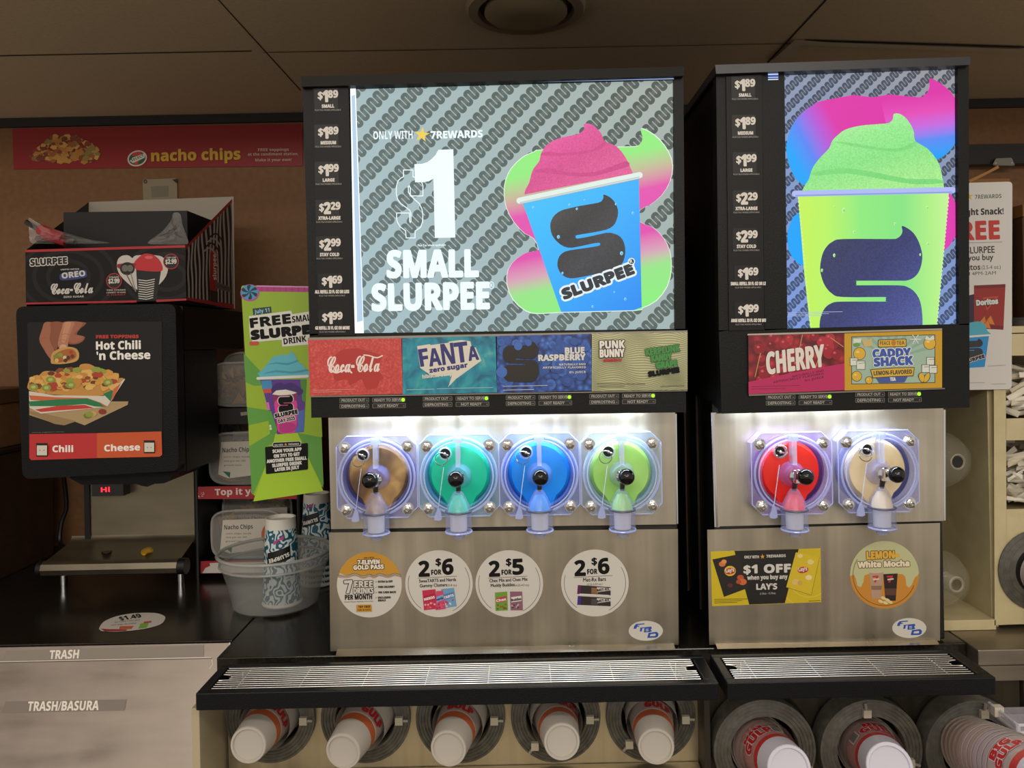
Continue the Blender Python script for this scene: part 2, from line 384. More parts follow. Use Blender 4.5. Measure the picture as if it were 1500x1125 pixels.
# the hand, chip and nachos printed on the card
SK = [C('#b87a5c', .5), C('#a4644a', .5), C('#c98c6c', .5), C('#8e5038', .5)]
z = ZM(0, 430, 5)
for q_, c_ in (('330,211 400,211 420,211 420,250 395,290 385,340 390,390 402,430 398,455 375,480 350,455 322,410 296,365 288,335 292,310 308,262', 1), ('375,211 455,211 450,260 440,310 432,350 425,385 412,412 398,410 382,382 366,345 364,318 372,270', 3), ('455,211 620,211 615,235 590,255 565,290 575,310 612,312 622,325 605,350 570,368 520,372 495,360 480,330 460,300', 3), ('500,211 600,211 592,245 555,280 545,300 585,306 612,318 600,342 560,360 520,360 492,335 488,290', 1), ('470,211 545,211 530,255 512,305 500,350 497,385 488,408 465,420 440,412 427,385 426,350 438,300 452,255', 0), ('478,213 520,213 508,260 492,310 480,350 468,360 452,350 455,310 466,260', 2)):
    g.poly(smooth(z(q_), 5), SK[c_])
for q_ in ('296,335 330,322 352,330', '432,345 455,338 490,346', '450,300 480,294 508,302', '370,330 392,326 420,334'): g.stroke(smooth(z(q_), 4, False), .5, SK[3])
g.poly(smooth(z('438,395 445,378 462,372 482,378 490,395 480,410 462,415 446,410'), 4), C('#d8a488', .4))
g.poly(smooth(z('372,500 380,440 430,405 500,390 560,405 580,450 560,495 470,515 390,515'), 3), C('#c99a52', .5))
g.poly(smooth(z('395,495 400,450 450,418 520,405 555,430 555,470 500,495 430,505'), 3), C('#a8642f', .5))
for cx, cy, h in ((440, 450, '#8a9a3c'), (410, 460, '#7d8c34'), (475, 470, '#e0c890'), (500, 470, '#5a2a18'), (520, 430, '#b03a24'), (530, 460, '#6a3018'), (480, 490, '#5a2a18'), (415, 490, '#e0b060')):
    g.ell(cx / 5, 430 + cy / 5, 4.2 if h[1] in '78' else 3, 3, C(h, .5), 12)
g.poly(z('215,835 330,870 780,790 900,790 940,790 935,815 620,965 540,935 410,955 215,890'), C('#b09468', .6)); g.poly(z('330,880 560,935 470,965 400,955 215,880 215,860'), C('#9a7e56', .6))
g.poly(smooth(z('213,640 250,605 285,600 320,570 380,568 430,575 500,548 570,550 590,520 650,515 710,545 760,580 790,610 850,620 905,620 880,660 830,705 760,745 600,750 400,740 215,710'), 3), C('#c88f42', .5))
for i in range(26):
    u = (i % 13) / 12.5; x = 52 + u * 118; y = (558 - 15 * sin(min(1, u * 1.1) * 2.6)) + (6 if i < 13 else 13) + random.uniform(-3, 3); s_ = random.uniform(9, 13); an = random.uniform(0, 6)
    tri = smooth([(max(43, x + s_ * cos(an + q)), y + s_ * .75 * sin(an + q)) for q in (0, 1.9, 2.3, 4.1, 4.5)], 3); g.poly([(a, b_ + 1) for a, b_ in tri], C('#9a6428', .5)); g.poly(tri, C(random.choice(['#dba650', '#cf9642', '#e2b464', '#d49c48']), .5))
for i in range(64):
    u = random.random(); x = 43 + u * 137; top = 556 - 16 * sin(min(1, u * 1.1) * 2.6); y = random.uniform(top, 572 - 6 * u); x = min(x, 172)
    s_ = random.uniform(4, 9); an = random.random() * 6
    g.poly([(max(43, min(183, x + s_ * cos(an + q))), y + s_ * .6 * sin(an + q)) for q in (0, .9, 2, 3, 4.1, 5.2)], C(random.choice(['#d9a04a', '#e0ae5a', '#c98c38', '#8a4a26', '#6a3420', '#e6b866', '#d89a44', '#93a03e', '#b0402a']), .5))
for cx, cy in ((370, 630), (520, 670), (790, 650), (340, 690), (245, 685)): g.ell(cx / 5, 430 + cy / 5, 7, 5, C('#8a9a3c', .5), 14); g.ell(cx / 5, 430 + cy / 5, 3.5, 2.4, C('#b8bc6a', .5), 12)
g.poly(z('212,715 400,745 760,750 830,700 912,622 915,630 785,830 300,880 215,835'), C('#d8d0c0', .5))
g.poly(z('213,745 420,760 640,765 740,800 790,830 740,832 620,795 420,790 225,780'), C('#d0663c', .5)); g.poly(z('213,790 420,775 640,768 730,800 770,830 700,828 620,810 420,825 218,825'), C('#207a4a', .5)); g.poly(z('255,850 430,822 620,815 690,838 450,855 300,868'), C('#c8382c', .5))
g.poly(z('755,735 825,705 830,735 810,790'), C('#207a4a', .5)); g.poly(z('830,700 890,650 830,770 815,790'), C('#d0663c', .5))
for cx, cy, h in ((640, 895, '#6d7a30'), (680, 880, '#c8a060'), (750, 865, '#8a3020'), (655, 885, '#8c9a40')): g.ell(cx / 5, 430 + cy / 5, 6, 4, C(h, .5), 12)
g.text('FREE TOPPINGS', (141, 495.5), (203, 495), 4.4, C('#b8352c', .5), bold=.4)
g.text('Hot Chili', (141, 512), (206, 511), 11.5, C(CY_, .5), bold=.4); g.text("'n Cheese", (142, 527), (220, 525.5), 11.5, C(CY_, .5), bold=.4)
g.poly(pts('43,636 142,634.5 142,671 46,674 43,671'), C('#c22a2a', .4)); g.poly(pts('142,634.5 236.5,632 237.5,666 234,669 142,671'), C('#cc5426', .4))
g.text('Chili', (77, 662), (107, 662), 9, C(CY_, .5), bold=.3); g.text('Cheese', (153, 661), (205, 659.5), 9, C(CY_, .5), bold=.3)
g.text('serving suggestion shown', (47, 634), (94, 633), 1.2, C('#8a8680', .5), style='N'); g.build('graphic_card', t)
for q in ('53,649 70,649 70,669 53,669', '210.5,645 227,645 227,664 210.5,664'):
    b = MB(yplane(1.7225)); b.slab(pts(q), .006, C('#15110f', .5)); p = pts(q)
    f = [(p[0][0] + 1, p[0][1] + 3.5), (p[1][0] - 1.2, p[1][1] + 3.5), (p[1][0] - 1.2, p[2][1] - 2), (p[0][0] + 1, p[2][1] - 2)]
    b.map = yplane(1.717); b.slab(f, .005, C('#d8d2c2', .4)); b.ell(f[0][0] + 4.5, f[0][1] + 7, 1, .8, C('#8a8070', .5), 8); b.ell(f[1][0] - 4.5, f[0][1] + 7, 1, .8, C('#8a8070', .5), 8)
    b.build('button', t, 'white push button')
b = MB(yplane(1.78)); b.prism([b.map(x, y, 0) for x, y in pts('100,699 256,690 248,704 240,708 224,709 216,713 208,712 200,709 120,710 112,706')], (0, .17, 0), tex); b.build('spout_cover', t, bevel=.003)
st_c = steel('dispenser_steel', '#8d8471', .3, .5, (8, 60, 30))
Yb = 2.0
xl, xr = P(133, 750, Yb).x, P(287, 750, Yb).x
zs = P(200, 790, Yb).z
MB().box(xl, xr, Yb, Yb + .14, zs - .01, zb + .012, st_c).build('back_plate', t)
MB().box(xl - .014, xl - .0005, Yb - .005, Yb + .14, zs - .005, zb + .012, BLACK).build('side_strip', t)
Yf = 1.88; zf = P(170, 831, Yf).z; rb = S(11, Yf)
xa, xb_ = P(64, 831, Yf).x, P(263, 831, Yf).x
b = MB(); prof = [(Yb + .14, zs - .012), (Yb + .14, zs), (Yb + .001, zs)]
prof += [(Yb - .02 + .02 * cos(a), zs - .018 + .018 * sin(a) ) for a in (1.2, 1.8)]
path = [(Yb, zs + .012), (Yb - .004, zs + .004), (Yb - .014, zs - .002), (Yb - .03, zs - .006), (Yf + .01, zf + rb * .9), (Yf, zf + rb), (Yf - rb * .7, zf + rb * .7), (Yf - rb, zf), (Yf - rb * .7, zf - rb * .7), (Yf, zf - rb), (Yf + .02, zf - rb)]
n = len(path); b.raw([(xa, y, z_) for y, z_ in path] + [(xr, y, z_) if i < 4 else (xb_, y, z_) for i, (y, z_) in enumerate(path)], [(i, i + 1, n + i + 1, n + i) for i in range(n - 1)], st_c, True)
b.build('drip_shelf', t)
for x0, x1 in ((xa - .01, xa), (xb_, xb_ + .018)): MB().tube([(x0, Yf, zf), (x1, Yf, zf)], rb * 1.08, BLACK, 18).build('end_cap', t)
for x in (93, 265):
    p = P(x, 850, 1.93); b = MB(); b.lathe((p.x, 1.93, ZC), (0, 0, 1), [(0, 0), (.009, 0), (.009, .012), (.0095, .012), (.0095, zf - rb - ZC + .004)], CHROME, 16); b.build('foot', t)
b = MB(); b.box(P(136, 718, 1.97).x, P(182, 718, 1.97).x, 1.965, 1.9995, P(150, 727, 1.965).z, P(150, 709, 1.965).z, C('#120809', .25))
b.map = yplane(1.9645); b.text('Hi', (148, 721), (161, 720.5), 7, E('#ff2530', 3)); b.build('digital_display', t)
b = MB(zplane(0)); 
def shelfpt(x, y, off=0): return plane((0, (Yf + Yb) / 2, (zf + rb + zs - .006) / 2 + .0015), (0, -(zs - .006 - zf - rb * .9), (Yb - .03 - Yf - .01)))(x, y, off)
for nm, pp, h, l in (('chili_drip', '148,809 153,807 163,806 164,809 158,812 150,812', '#33190c', 'brown smear of chili on the steel shelf of the dispenser'), ('cheese_drip', '207,807 212,803 220,801 224,804 224,809 217,811 212,814 207,812', '#c9971f', 'yellow blob of cheese on the steel shelf of the dispenser')):
    o_ = smooth(pts(pp), 3); b = MB(shelfpt); cxy = (sum(p[0] for p in o_) / len(o_), sum(p[1] for p in o_) / len(o_))
    lo = [b.map(x, y, 0) for x, y in o_]; hi = [b.map(cxy[0] + (x - cxy[0]) * .6, cxy[1] + (y - cxy[1]) * .6, .005) for x, y in o_]
    b.prism(lo, hi, C(h, .25), True, True); o = b.build(nm, t, l.split(' on ')[0])
# power cord loop on the wall side
b = MB(); b.tube(smooth([P(92, 690, 2.1), P(96, 720, 2.12), P(97, 745, 2.13), P(90, 765, 2.13), P(88, 795, 2.12), P(105, 803, 2.08), P(128, 798, 2.05)], 5, False), .006, BLACK); b.build('power_cord', t)
# ---------------------------------------------------------------- cardboard display box on top
zt += .001
A1, A2, A3, A4 = P(273, 440, 1.765), P(343, 454, 2.08), P(342, 287, 2.08), P(271, 359, 1.765)
A1.z = A2.z = zt + .0015
n_ = (A2 - A1).cross(Vector((0, 0, 1))); n_ = n_ if n_.dot(EYE - A1) > 0 else -n_
t = thing('display_box', 'black cardboard counter display box with striped sides on the chili dispenser', 'box', ((A1.x + P(38, 447, 1.765).x) / 2, 1.92, zt))
fb = MB(yplane(1.763)); W_ = C('#cfc8c0', .5); RD = C('#b3202a', .45)
fq = pts('37,366 271,359 273,440 38,446'); fb.slab(fq, .004, C('#100d0d', .45, 0, 1, .25)); 
cl = fq
for cxx, r0 in ((100, (30, 50, 70)), (245, (26, 44, 62))):
    for r in r0: fb.stroke([(cxx + r * cos(a * .2), 405 + r * .75 * sin(a * .2)) for a in range(32)], 6, C('#231f1f', .45, 0, 1, .25), True, q=cl)
fb.poly(pts('37,366 271,359 271.2,362.5 37.2,369.5'), RD); fb.poly(pts('38,443.5 200,440 200,443 38,446'), RD); fb.poly(pts('229,439 273,437.5 273,440 229,442.5'), RD)
fb.poly(smooth(pts('172,382 178,375 188,374 194,378 200,374 228,374 240,378 246,390 243,405 232,418 222,426 200,424 180,408 172,395'), 3), C('#c9c0b6', .5))
z = ZM(0, 160, 3.261)
fb.poly(z('650,765 770,765 748,912 660,912'), C('#0d0c0c', .3)); fb.poly(smooth(z('645,760 640,735 660,710 690,690 730,695 762,720 778,760 760,775 670,770'), 3), C('#c0242c', .35)); fb.ell(218, 377, 6, 2.4, C('#d86060', .3), 14)
for i in range(9): fb.stroke(z(f'{662 + i % 3},{815 + i * 11} 700,{820 + i * 11} {738 - i},{812 + i * 11}'), 1.3, W_)
fb.poly(smooth(z('560,740 640,735 645,750 575,765'), 2), C('#8e1a20', .5)); fb.ell(186.5, 393.5, 11, 9.5, C('#0e0d0d', .4), 18); fb.ell(183, 393, 4.6, 5, C('#6c6660', .4), 14); fb.ell(190.5, 393, 4.6, 5, C('#6c6660', .4), 14)
fb.stroke(z('605,790 640,860'), 1.6, C('#5a5550', .3)); fb.stroke(z('625,785 648,870'), 1.6, C('#8a8580', .3))
for cx, cy, s_ in ((167, 411.5, '$2.99'), (250.5, 383, '$2.99')):
    fb.ell(cx, cy, 11.5, 11.5, RD, 24); fb.ell(cx, cy, 10.3, 10.3, C('#120f0f', .4), 24); fb.text(s_, (cx - 8, cy + 3.5), (cx + 8, cy + 3), 6.5, W_, bold=.3)
fb.text('STRAWS', (160, 407.5), (174, 407), 2.4, W_); fb.text('CUP+LID', (244, 378.8), (257.5, 378.3), 2.4, W_)
for s_, y in (('TWO STRAWS', 426), ('CONNECT TO MAKE', 429.6), ('A HEART', 433)): fb.text(s_, (156, y), (184, y - .5), 1.9, W_ if 'A H' not in s_ else RD)
fb.text('SLURPEE', (45, 389), (98, 386), 9, C('#0d0c0c', .4), bold=.5, out=(1.3, W_)); fb.text('LIMITED EDITION', (89, 396), (116, 395), 2, W_)
fb.poly(smooth(z('285,800 300,782 400,768 415,785 405,805 300,818'), 3), C('#2a3a78', .4)); fb.text('OREO', (91, 408), (125, 404), 8, W_, bold=.3)
fb.text('Coca-Cola', (75, 431), (136, 429), 15, W_, style='S', bold=.5); fb.text('ZERO SUGAR', (93, 436.5), (123, 435.5), 2.8, W_)
fb.build('front_panel', t)
sd = MB(plane(A1, n_)); stq = pts('272,361 342,289 344,453 273.5,439.5')
sd.slab(stq, .004, C('#100e0e', .5))
for i in range(13):
    u0 = .03 + i * .076; u1 = u0 + .036; l, r = [], []
    for k in range(13):
        v = k / 12; wv = .05 * math.exp(-((u0 - .5) / .25) ** 2) * 0 + .02 * sin(v * 9 + i) * (1 - v)
        l.append(bil(stq, u0 + wv, v)); r.append(bil(stq, u1 + wv, v))
    sd.poly(l + r[::-1], C('#b8b0a8', .5))
sd.poly([bil(stq, 0, 0), bil(stq, 1, 0), bil(stq, 1, .035), bil(stq, 0, .06)], RD); sd.poly([bil(stq, 0, .95), bil(stq, 1, .955), bil(stq, 1, 1), bil(stq, 0, 1)], RD)
sd.poly(smooth(pts('308,372 311,366 315,366 318,374 317,432 308,434'), 2), RD); sd.text('slurpee', (317, 410), (316.5, 372), 5, C('#e0d8d0', .5), bold=.2)
sd.poly(pts('308,425 319,427 319,444 308,441'), C('#2a2420', .5)); sd.poly(pts('316,412 337,420 338,429 316,422'), C('#776d64', .5)); sd.text('COOKIES', (317, 419), (335, 426), 4, C('#2a2420', .5))
for k in range(4): sd.stroke([(299 + k * 3 + j * 2.2, 368 - k * 7 - 5 * sin(j / 8 * pi) + (j > 4) * (j - 4) * 1.4) for j in range(9)], 2.2, C('#100e0e', .5) if k % 2 else C('#b8b0a8', .5))
sd.build('side_panel', t, 'striped side panel with red slanted edge')
b = MB(yplane(2.08)); b.slab(pts('130,296 342,288 344,452 128,455'), .004, C('#a39a8c', .7)); b.build('back_panel', t, 'pale grey inside of the back panel')
b = MB(yplane(1.86)); q = pts('93,311 274,308.5 276,400 94,400'); b.prism([b.map(x, y, 0) for x, y in q], (0, .17, 0), C('#0f0d0c', .6)); b.build('inner_riser', t)
b = MB(); zz = zt + .001; b.raw([(P(38, 446, 1.765).x, 1.767, zz), (A1.x - .004, 1.767, zz), (A2.x - .004, 2.08, zz), (P(128, 455, 2.08).x, 2.08, zz)], [(0, 1, 2, 3)], C('#171414', .6))
b.raw([(P(38, 446, 1.765).x, 1.767, zz), (P(128, 455, 2.08).x, 2.08, zz), P(130, 296, 2.08), P(37, 367, 1.767)], [(0, 1, 2, 3)], C('#171414', .6)); b.build('tray_floor', t)
# crumpled clear bags inside it
def film(name, out, Y, depth, label, group=None, extra=None):
    b = MB(yplane(Y)); m = C('#d6d2cc', .1, 0, .16); o_ = smooth(out, 3); cx = sum(p[0] for p in o_) / len(o_); cy = sum(p[1] for p in o_) / len(o_)
    N = len(o_); rings = 6
    for side in (1, -1):
        vs = []
        for r in range(rings + 1):
            f = r / rings
            for i, (x, y) in enumerate(o_):
                px, py = cx + (x - cx) * f, cy + (y - cy) * f
                dd = side * depth * (1 - f * f) * (.6 + .7 * random.random()) if r else side * depth
                vs.append(b.map(px, py, dd))
        b.raw(vs, [(r * N + i, r * N + (i + 1) % N, (r + 1) * N + (i + 1) % N, (r + 1) * N + i) for r in range(rings) for i in range(N)], m, False)
    t_ = thing(name, label, 'bag', b.map(cx, max(p[1] for p in o_)), group)
    b.build('film', t_)
    return t_
t2 = film('plastic_bag', pts('42,319 50,325 72,333 100,342 140,353 162,356 120,357 62,357 46,356 43,345'), 1.80, .018, 'crumpled clear bag of red straws at the left end of the display box')
b = MB(yplane(1.80)); b.tube([b.map(38, 325), b.map(58, 337)], .006, C('#1a1414', .4)); b.tube([b.map(58, 336), b.map(92, 349)], .013, C('#a82430', .4)); b.tube([b.map(62, 345), b.map(96, 356)], .009, C('#8e1c28', .4)); b.tube([b.map(54, 350, -.005), b.map(110, 354, -.005)], .007, C('#5a4a44', .4)); b.build('straw', t2, 'red straws in the bag')
film('plastic_bag', pts('216,356 236,340 250,324 254,312 264,313 267,328 273,345 276,356 266,358 240,358'), 1.82, .014, 'crumpled clear bag at the right end of the display box')
# ================================================================ chip rack, chip tubs
YR = 1.98
def rx(x, Y=YR): return P(x, 700, Y).x
rk0, rk1 = rx(288), rx(438)
t = thing('chip_rack', 'black wire rack of nacho chip tubs beside the chili dispenser', 'rack', ((rk0 + rk1) / 2, YR + .1, ZC))
zl = [P(300, y, YR).z for y in (605, 722, 832)]
for x in (rk0, rk1): MB().box(x - .004, x + .004, YR - .002, YR + .2, ZC, P(300, 575, YR).z, C('#0d0c0c', .4)).build('side_panel', t)
for x in (rk0, rk1):
    for y in (YR - .004, YR + .2): MB().tube([(x, y, ZC), (x, y, P(300, 560, YR).z)], .006, C('#0d0c0c', .35)).build('upright', t)
for i, zz in enumerate(zl):
    MB().box(rk0, rk1, YR, YR + .2, zz - (.0 if i else .0), zz + .008, C('#131010', .5)).build('shelf', t)
b = MB(yplane(YR - .006)); b.slab(pts('288,599 440,596 440,620 288,622'), .005, C('#1c1512', .5)); b.poly(pts('352,604 362,603 362,608 353,609'), C('#9a9288', .5)); b.build('shelf_strip', t)
b = MB(yplane(YR - .006)); b.slab(pts('288,713 437,711 437,731 288,731'), .005, C('#aa2630', .45)); b.text('Top it your way!', (315, 725.5), (428, 722), 9, C('#e0d4cc', .5), bold=.2)
for i in range(12): b.ell(288 + random.random() * 12, 728 - random.random() * 7, .8, .6, C('#d8d0c8', .5), 6)
b.build('shelf_strip', t, 'red shelf strip with white lettering')
b = MB(yplane(YR - .006)); b.slab(pts('294,822 437,820 437,839 294,840'), .005, C('#aa2630', .45)); b.poly(pts('297,838 301,832 308,829 307,825 322,824 437,822 437,838 296,839.5'), C('#d2c8c0', .6)); b.build('shelf_strip', t, 'torn red and white shelf strip')
b = MB(); b.box(rk0, rk1, YR + .198, YR + .202, ZC, P(300, 575, YR).z, C('#120f0e', .5)); b.build('back_panel', t)
clear = C('#cfcac2', .12, 0, .22); chipm = [C('#b98a48', .6), C('#a87838', .6), C('#c79c5a', .6), C('#7a4c2c', .6)]
def chip_tub(cx, ybot, wpx, hpx, Y, label, text=True):
    c = P(cx, ybot, Y); c.z = zz_; wd, ht, dp = S(wpx, Y), S(hpx, Y), .05
    tb = thing('chip_tub', label, 'food container', c, 'clear tubs of nacho chips')
    b = MB(); out = []
    for k in range(28):
        a = 2 * pi * k / 28; ca, sa = cos(a), sin(a)
        out.append((c.x + wd / 2 * math.copysign(abs(ca) ** .45, ca), c.z + ht / 2 + ht / 2 * math.copysign(abs(sa) ** .45, sa)))
    def rim(y, f): return [(c.x + (x - c.x) * f, y, c.z + ht / 2 + (z_ - c.z - ht / 2) * f) for x, z_ in out]
    b.prism(rim(Y - dp * .2, .97), rim(Y + dp, .8), clear, True, True); b.prism(rim(Y - dp * .2, .97), rim(Y - dp * .7, .9), clear, True, True)
    b.build('shell', tb); MB().tube(rim(Y - dp * .2, .985), .003, C('#d8d4cc', .2, 0, .45), 6, True).build('rim', tb)
    b = MB()
    for k in range(46):
        p = Vector((c.x + random.uniform(-.36, .36) * wd, Y + random.uniform(-.1, .5) * dp, c.z + ht * random.uniform(.1, .78))); s_ = random.uniform(.012, .02)
        an = random.random() * 6.28; tl = random.uniform(-.6, .6)
        vs = [p + Vector((s_ * cos(an + q), s_ * tl * cos(an + q) * .6 + .004 * (j == 3), s_ * sin(an + q))) for j, q in enumerate((0, 2.1, 4.2))] + [p + Vector((0, -.006, 0))]
        b.raw(vs, [(0, 1, 3), (1, 2, 3), (2, 0, 3)], random.choice(chipm), False)
    b.build('nacho_chips', tb, kind='stuff')
    if text:
        b = MB(yplane(Y - dp * .74)); x0, x1, y0 = cx - wpx * .36, cx + wpx * .40, ybot - hpx
        fq = [(x0, y0 + hpx * .14), (x1, y0 + hpx * .10), (x1, y0 + hpx * .72), (x0 + wpx * .1, y0 + hpx * .84), (x0 - wpx * .04, y0 + hpx * .76)]
        b.slab(fq, .001, C('#cdc5b8', .5)); b.text('Nacho Chips', (x0 + 2, y0 + hpx * .34), (x0 + wpx * .42, y0 + hpx * .32), 6.5, C('#241f1c', .5))
        for k, s_ in enumerate(('corn chips made', 'whole grain with 100%', 'ground masa')): b.text(s_, (x0 + 4, y0 + hpx * (.44 + .08 * k)), (x0 + wpx * (.40 - .06 * k), y0 + hpx * (.435 + .08 * k)), 2.6, C('#4a443e', .5), style='N')
        b.ell(cx + wpx * .3, y0 + hpx * .45, wpx * .12, hpx * .24, C('#c4652c', .5), 20); b.ell(cx + wpx * .31, y0 + hpx * .45, wpx * .07, hpx * .2, C('#3c7a48', .5), 18)
        b.poly([(x0 + wpx * .02, y0 + hpx * .70), (x0 + wpx * .13, y0 + hpx * .72), (x0 + wpx * .12, y0 + hpx * .83)], C('#2c6a5a', .5)); b.build('label_card', tb)
zz_ = zl[0] + .0125; chip_tub(362, 600, 104, 64, YR + .05, 'clear tub of nacho chips at the front of the top rack shelf', False); chip_tub(380, 600, 100, 75, YR + .143, 'clear tub of nacho chips behind another on the top rack shelf', False)
zz_ = zl[1] + .0125; chip_tub(362, 713, 106, 76, YR + .05, 'chip tub with paper label at the front of the middle rack shelf'); chip_tub(378, 713, 102, 94, YR + .143, 'chip tub half hidden at the back of the middle rack shelf')
zz_ = zl[2] + .0125; chip_tub(364, 822, 104, 70, YR + .05, 'chip tub with paper label at the front of the bottom rack shelf'); chip_tub(380, 822, 102, 88, YR + .143, 'chip tub half hidden at the back of the bottom rack shelf')
# ---------------------------------------------------------------- translucent tub of upside-down cups
tc = P(403, 803, 1.77); tr = S(81, 1.77)
t = thing('plastic_tub', 'translucent plastic tub holding an upside-down patterned cup', 'tub', (tc.x, 1.77, ZC))
tubm = C('#a9aaa6', .22, 0, .42); hz = P(403, 806, 1.77).z - ZC
b = MB(); b.lathe((tc.x, 1.77, ZC), (0, 0, 1), [(0, .001), (tr * .66, .001), (tr * .74, .008), (tr * .82, hz * .45), (tr * .93, hz * .8), (tr * .955, hz * .82), (tr * .985, hz)], tubm, 48); b.build('bowl', t)
b = MB(); b.ring((tc.x, 1.77, ZC + hz), (0, 0, 1), tr * .985, .004, C('#b4b4ae', .2, 0, .6), 48); b.ring((tc.x, 1.77, ZC + hz * .81), (0, 0, 1), tr * .95, .003, C('#b4b4ae', .2, 0, .5), 48); b.build('rim', t)
maze = noisy('teal_maze_print', [(.44, '#d3dcdc'), (.5, '#2c8296'), (.6, '#14576c')], 17, 2.6, .45, 'wave', 16)
WH = C('#d9d4ca', .45)
def down_cup(cx, ytop, rt, rb_, Y, zbot, label, full=True, tang=-1.45, lb=.44):
    tp = P(cx, ytop, Y); h = tp.z - zbot; r1, r0 = S(rt, Y), S(rb_, Y)
    b = MB(); c0 = Vector((tp.x, Y, zbot)); k = h
    b.lathe(c0, (0, 0, 1), [(r0 - .002, .004), (r0 + .001, 0), (r0 + .003, .003), (r0 + .001, .007), (r0, .008)], WH, 32)
    b.lathe(c0, (0, 0, 1), [(r0, .008), (r1 + (r0 - r1) * .13, h * .88)] if full else [(r0, .008), (r0 - .0006, .0125)], maze, 32)
    if full: b.lathe(c0, (0, 0, 1), [(r1 + (r0 - r1) * .13, h * .88), (r1, h), (r1 - .003, h), (r1 - .004, h - .008), (0, h - .008)], WH, 32)
    if full:
        def mp(x, y, off=0):                               # x along the girth, y down from the base
            f = y / h; r = r1 + (r0 - r1) * f + off + .0004; a = tang + x / r0
            return Vector((c0.x + r * cos(a), c0.y + r * sin(a), zbot + h - y))
        b.map = mp; b.e = 1e-4
        for k in range(10): xa, xb2 = -.031 + .0062 * k, -.031 + .0062 * (k + 1); ya, yb = h * (lb + .09 - .008 * k), h * (lb + .082 - .008 * k); b.poly([(xa, ya), (xb2, yb), (xb2, yb - h * .15), (xa, ya - h * .15)], C('#101010', .5), .02)
        b.k += 1
        b.text('SLURPEE', (.026, h * (lb - .062)), (-.026, h * (lb + .008)), .008, C('#e8e4dc', .5), bold=.0004)
        b.poly([(-.012, h * (lb - .16)), (.0, h * (lb - .18)), (.014, h * (lb - .22)), (.014, h * (lb - .26)), (0, h * (lb - .22)), (-.012, h * (lb - .20))], C('#b83a8a', .5))
    o = b.build('paper_cup', loc=c0); o['label'] = label; o['category'] = 'cup'; o['group'] = 'upside-down patterned cups around the tub'
    return o
down_cup(411, 757, 21.5, 27, 1.745, ZC + .013, 'teal maze patterned paper cup upside down inside the translucent tub')
for i, yt in enumerate((722, 737, 751, 764)):
    h_ = P(464, yt, 1.928).z; down_cup(464, yt, 18.5, 25.5, 1.928, [.948, .934, .920, .9065][i], ['teal patterned cup upside down on top of the stack behind the tub', 'second cup down in the stack behind the tub, only its rim showing', 'third cup down in the stack behind the tub, only its rim showing', 'lowest cup of the stack behind the tub, only its rim showing'][i], i == 0, -1.9, .36)
# ---------------------------------------------------------------- lime poster
t = thing('poster', 'lime green poster announcing a free small drink on July 11', 'poster', P(412, 720, 1.6))
b = MB(yplane(1.6)); fq = pts('353,418 462,420 474,713 371,727'); L1, L2, L3 = C('#93b324', .45), C('#5a9a3a', .45), C('#7aa82c', .45)
b.slab(rrect(fq, 5), .0015, L1)
z5 = ZM(280, 560, 6.818); z4 = ZM(280, 400, 6.818); BK = C('#0d0d0d', .55, 0, 1, .2); PW = C('#dcdad2', .45)
for s_ in ('0', ):
    b.poly(z4('524,800 710,1000 700,1125 545,1125'), L2); b.poly(z5('545,0 720,80 780,270 555,245'), L1)
    b.poly(z5('556,247 780,280 770,385 572,430'), L2); b.poly(z5('572,432 760,390 790,510 580,640'), L1); b.poly(z5('580,640 790,512 840,515 830,610 745,640 745,830 625,1110 605,1120'), L2)
    b.poly(z5('1130,270 1290,330 1300,345 1310,545 1065,500'), L1); b.poly(z5('1065,505 1300,550 1320,1060 1165,745 1165,610 1100,600'), L2); b.poly(z5('840,515 1060,505 1110,600 820,610'), C('#a4c828', .45)); b.poly(z5('745,830 745,920 1165,880 1165,740 1320,1085 620,1190'), C('#a2c62a', .45))
b.poly(pts('376,418.5 462,420.3 462.5,428 377,427'), C('#b03080', .45)); b.poly(pts('376,418 462,419.5 462,421.5 376,420'), C('#c890b8', .45))
for i in range(9): b.stroke([(383 + i * 9, 421), (383 + i * 9, 427)], .6, C('#7c1c58', .5))
b.ell(366, 429, 14, 12.5, C('#b04a96', .45)); b.ell(365.5, 428, 12.5, 11, C('#3a94c4', .45))
for k in range(6):
    a = k * pi / 3; b.poly(smooth([(365.5, 428), (365.5 + 6 * cos(a), 428 + 5 * sin(a)), (365.5 + 12 * cos(a + .25), 428 + 10.5 * sin(a + .25)), (365.5 + 12 * cos(a + .7), 428 + 10.5 * sin(a + .7)), (365.5 + 5 * cos(a + .5), 428 + 4.5 * sin(a + .5))], 2), C('#1a2430', .45))
b.poly(pts('370,452 397,449 398,458 371,462'), C('#1d3a40', .45)); b.text('July 11', (373, 459.5), (395, 456.5), 5.5, C('#9ad0e0', .45))
b.poly(z4('578,430 1000,375 1010,410 1300,365 1320,660 1290,705 910,735 905,665 620,690 590,650 580,560'), PW)
b.text('FREE', (367.5, 480), (426, 473), 13, BK, bold=.8); b.text('SMALL', (428.5, 472.5), (461, 468.5), 9, BK, bold=.2)
b.text('SLURPEE', (369, 497), (467, 487), 12, BK, bold=1.4); b.text('DRINK', (416, 504.5), (449, 500), 8.5, BK, bold=.2)
b.poly(rrect(z4('580,685 675,680 675,720 582,725'), 2), C('#c24a3a', .45))
b.poly(smooth(z4('690,1040 720,960 760,910 800,855 850,825 930,815 975,815 985,790 1010,790 1050,840 1060,880 1120,920 1160,980 1290,1030 1300,1045'), 2), C('#5ab4c6', .45))
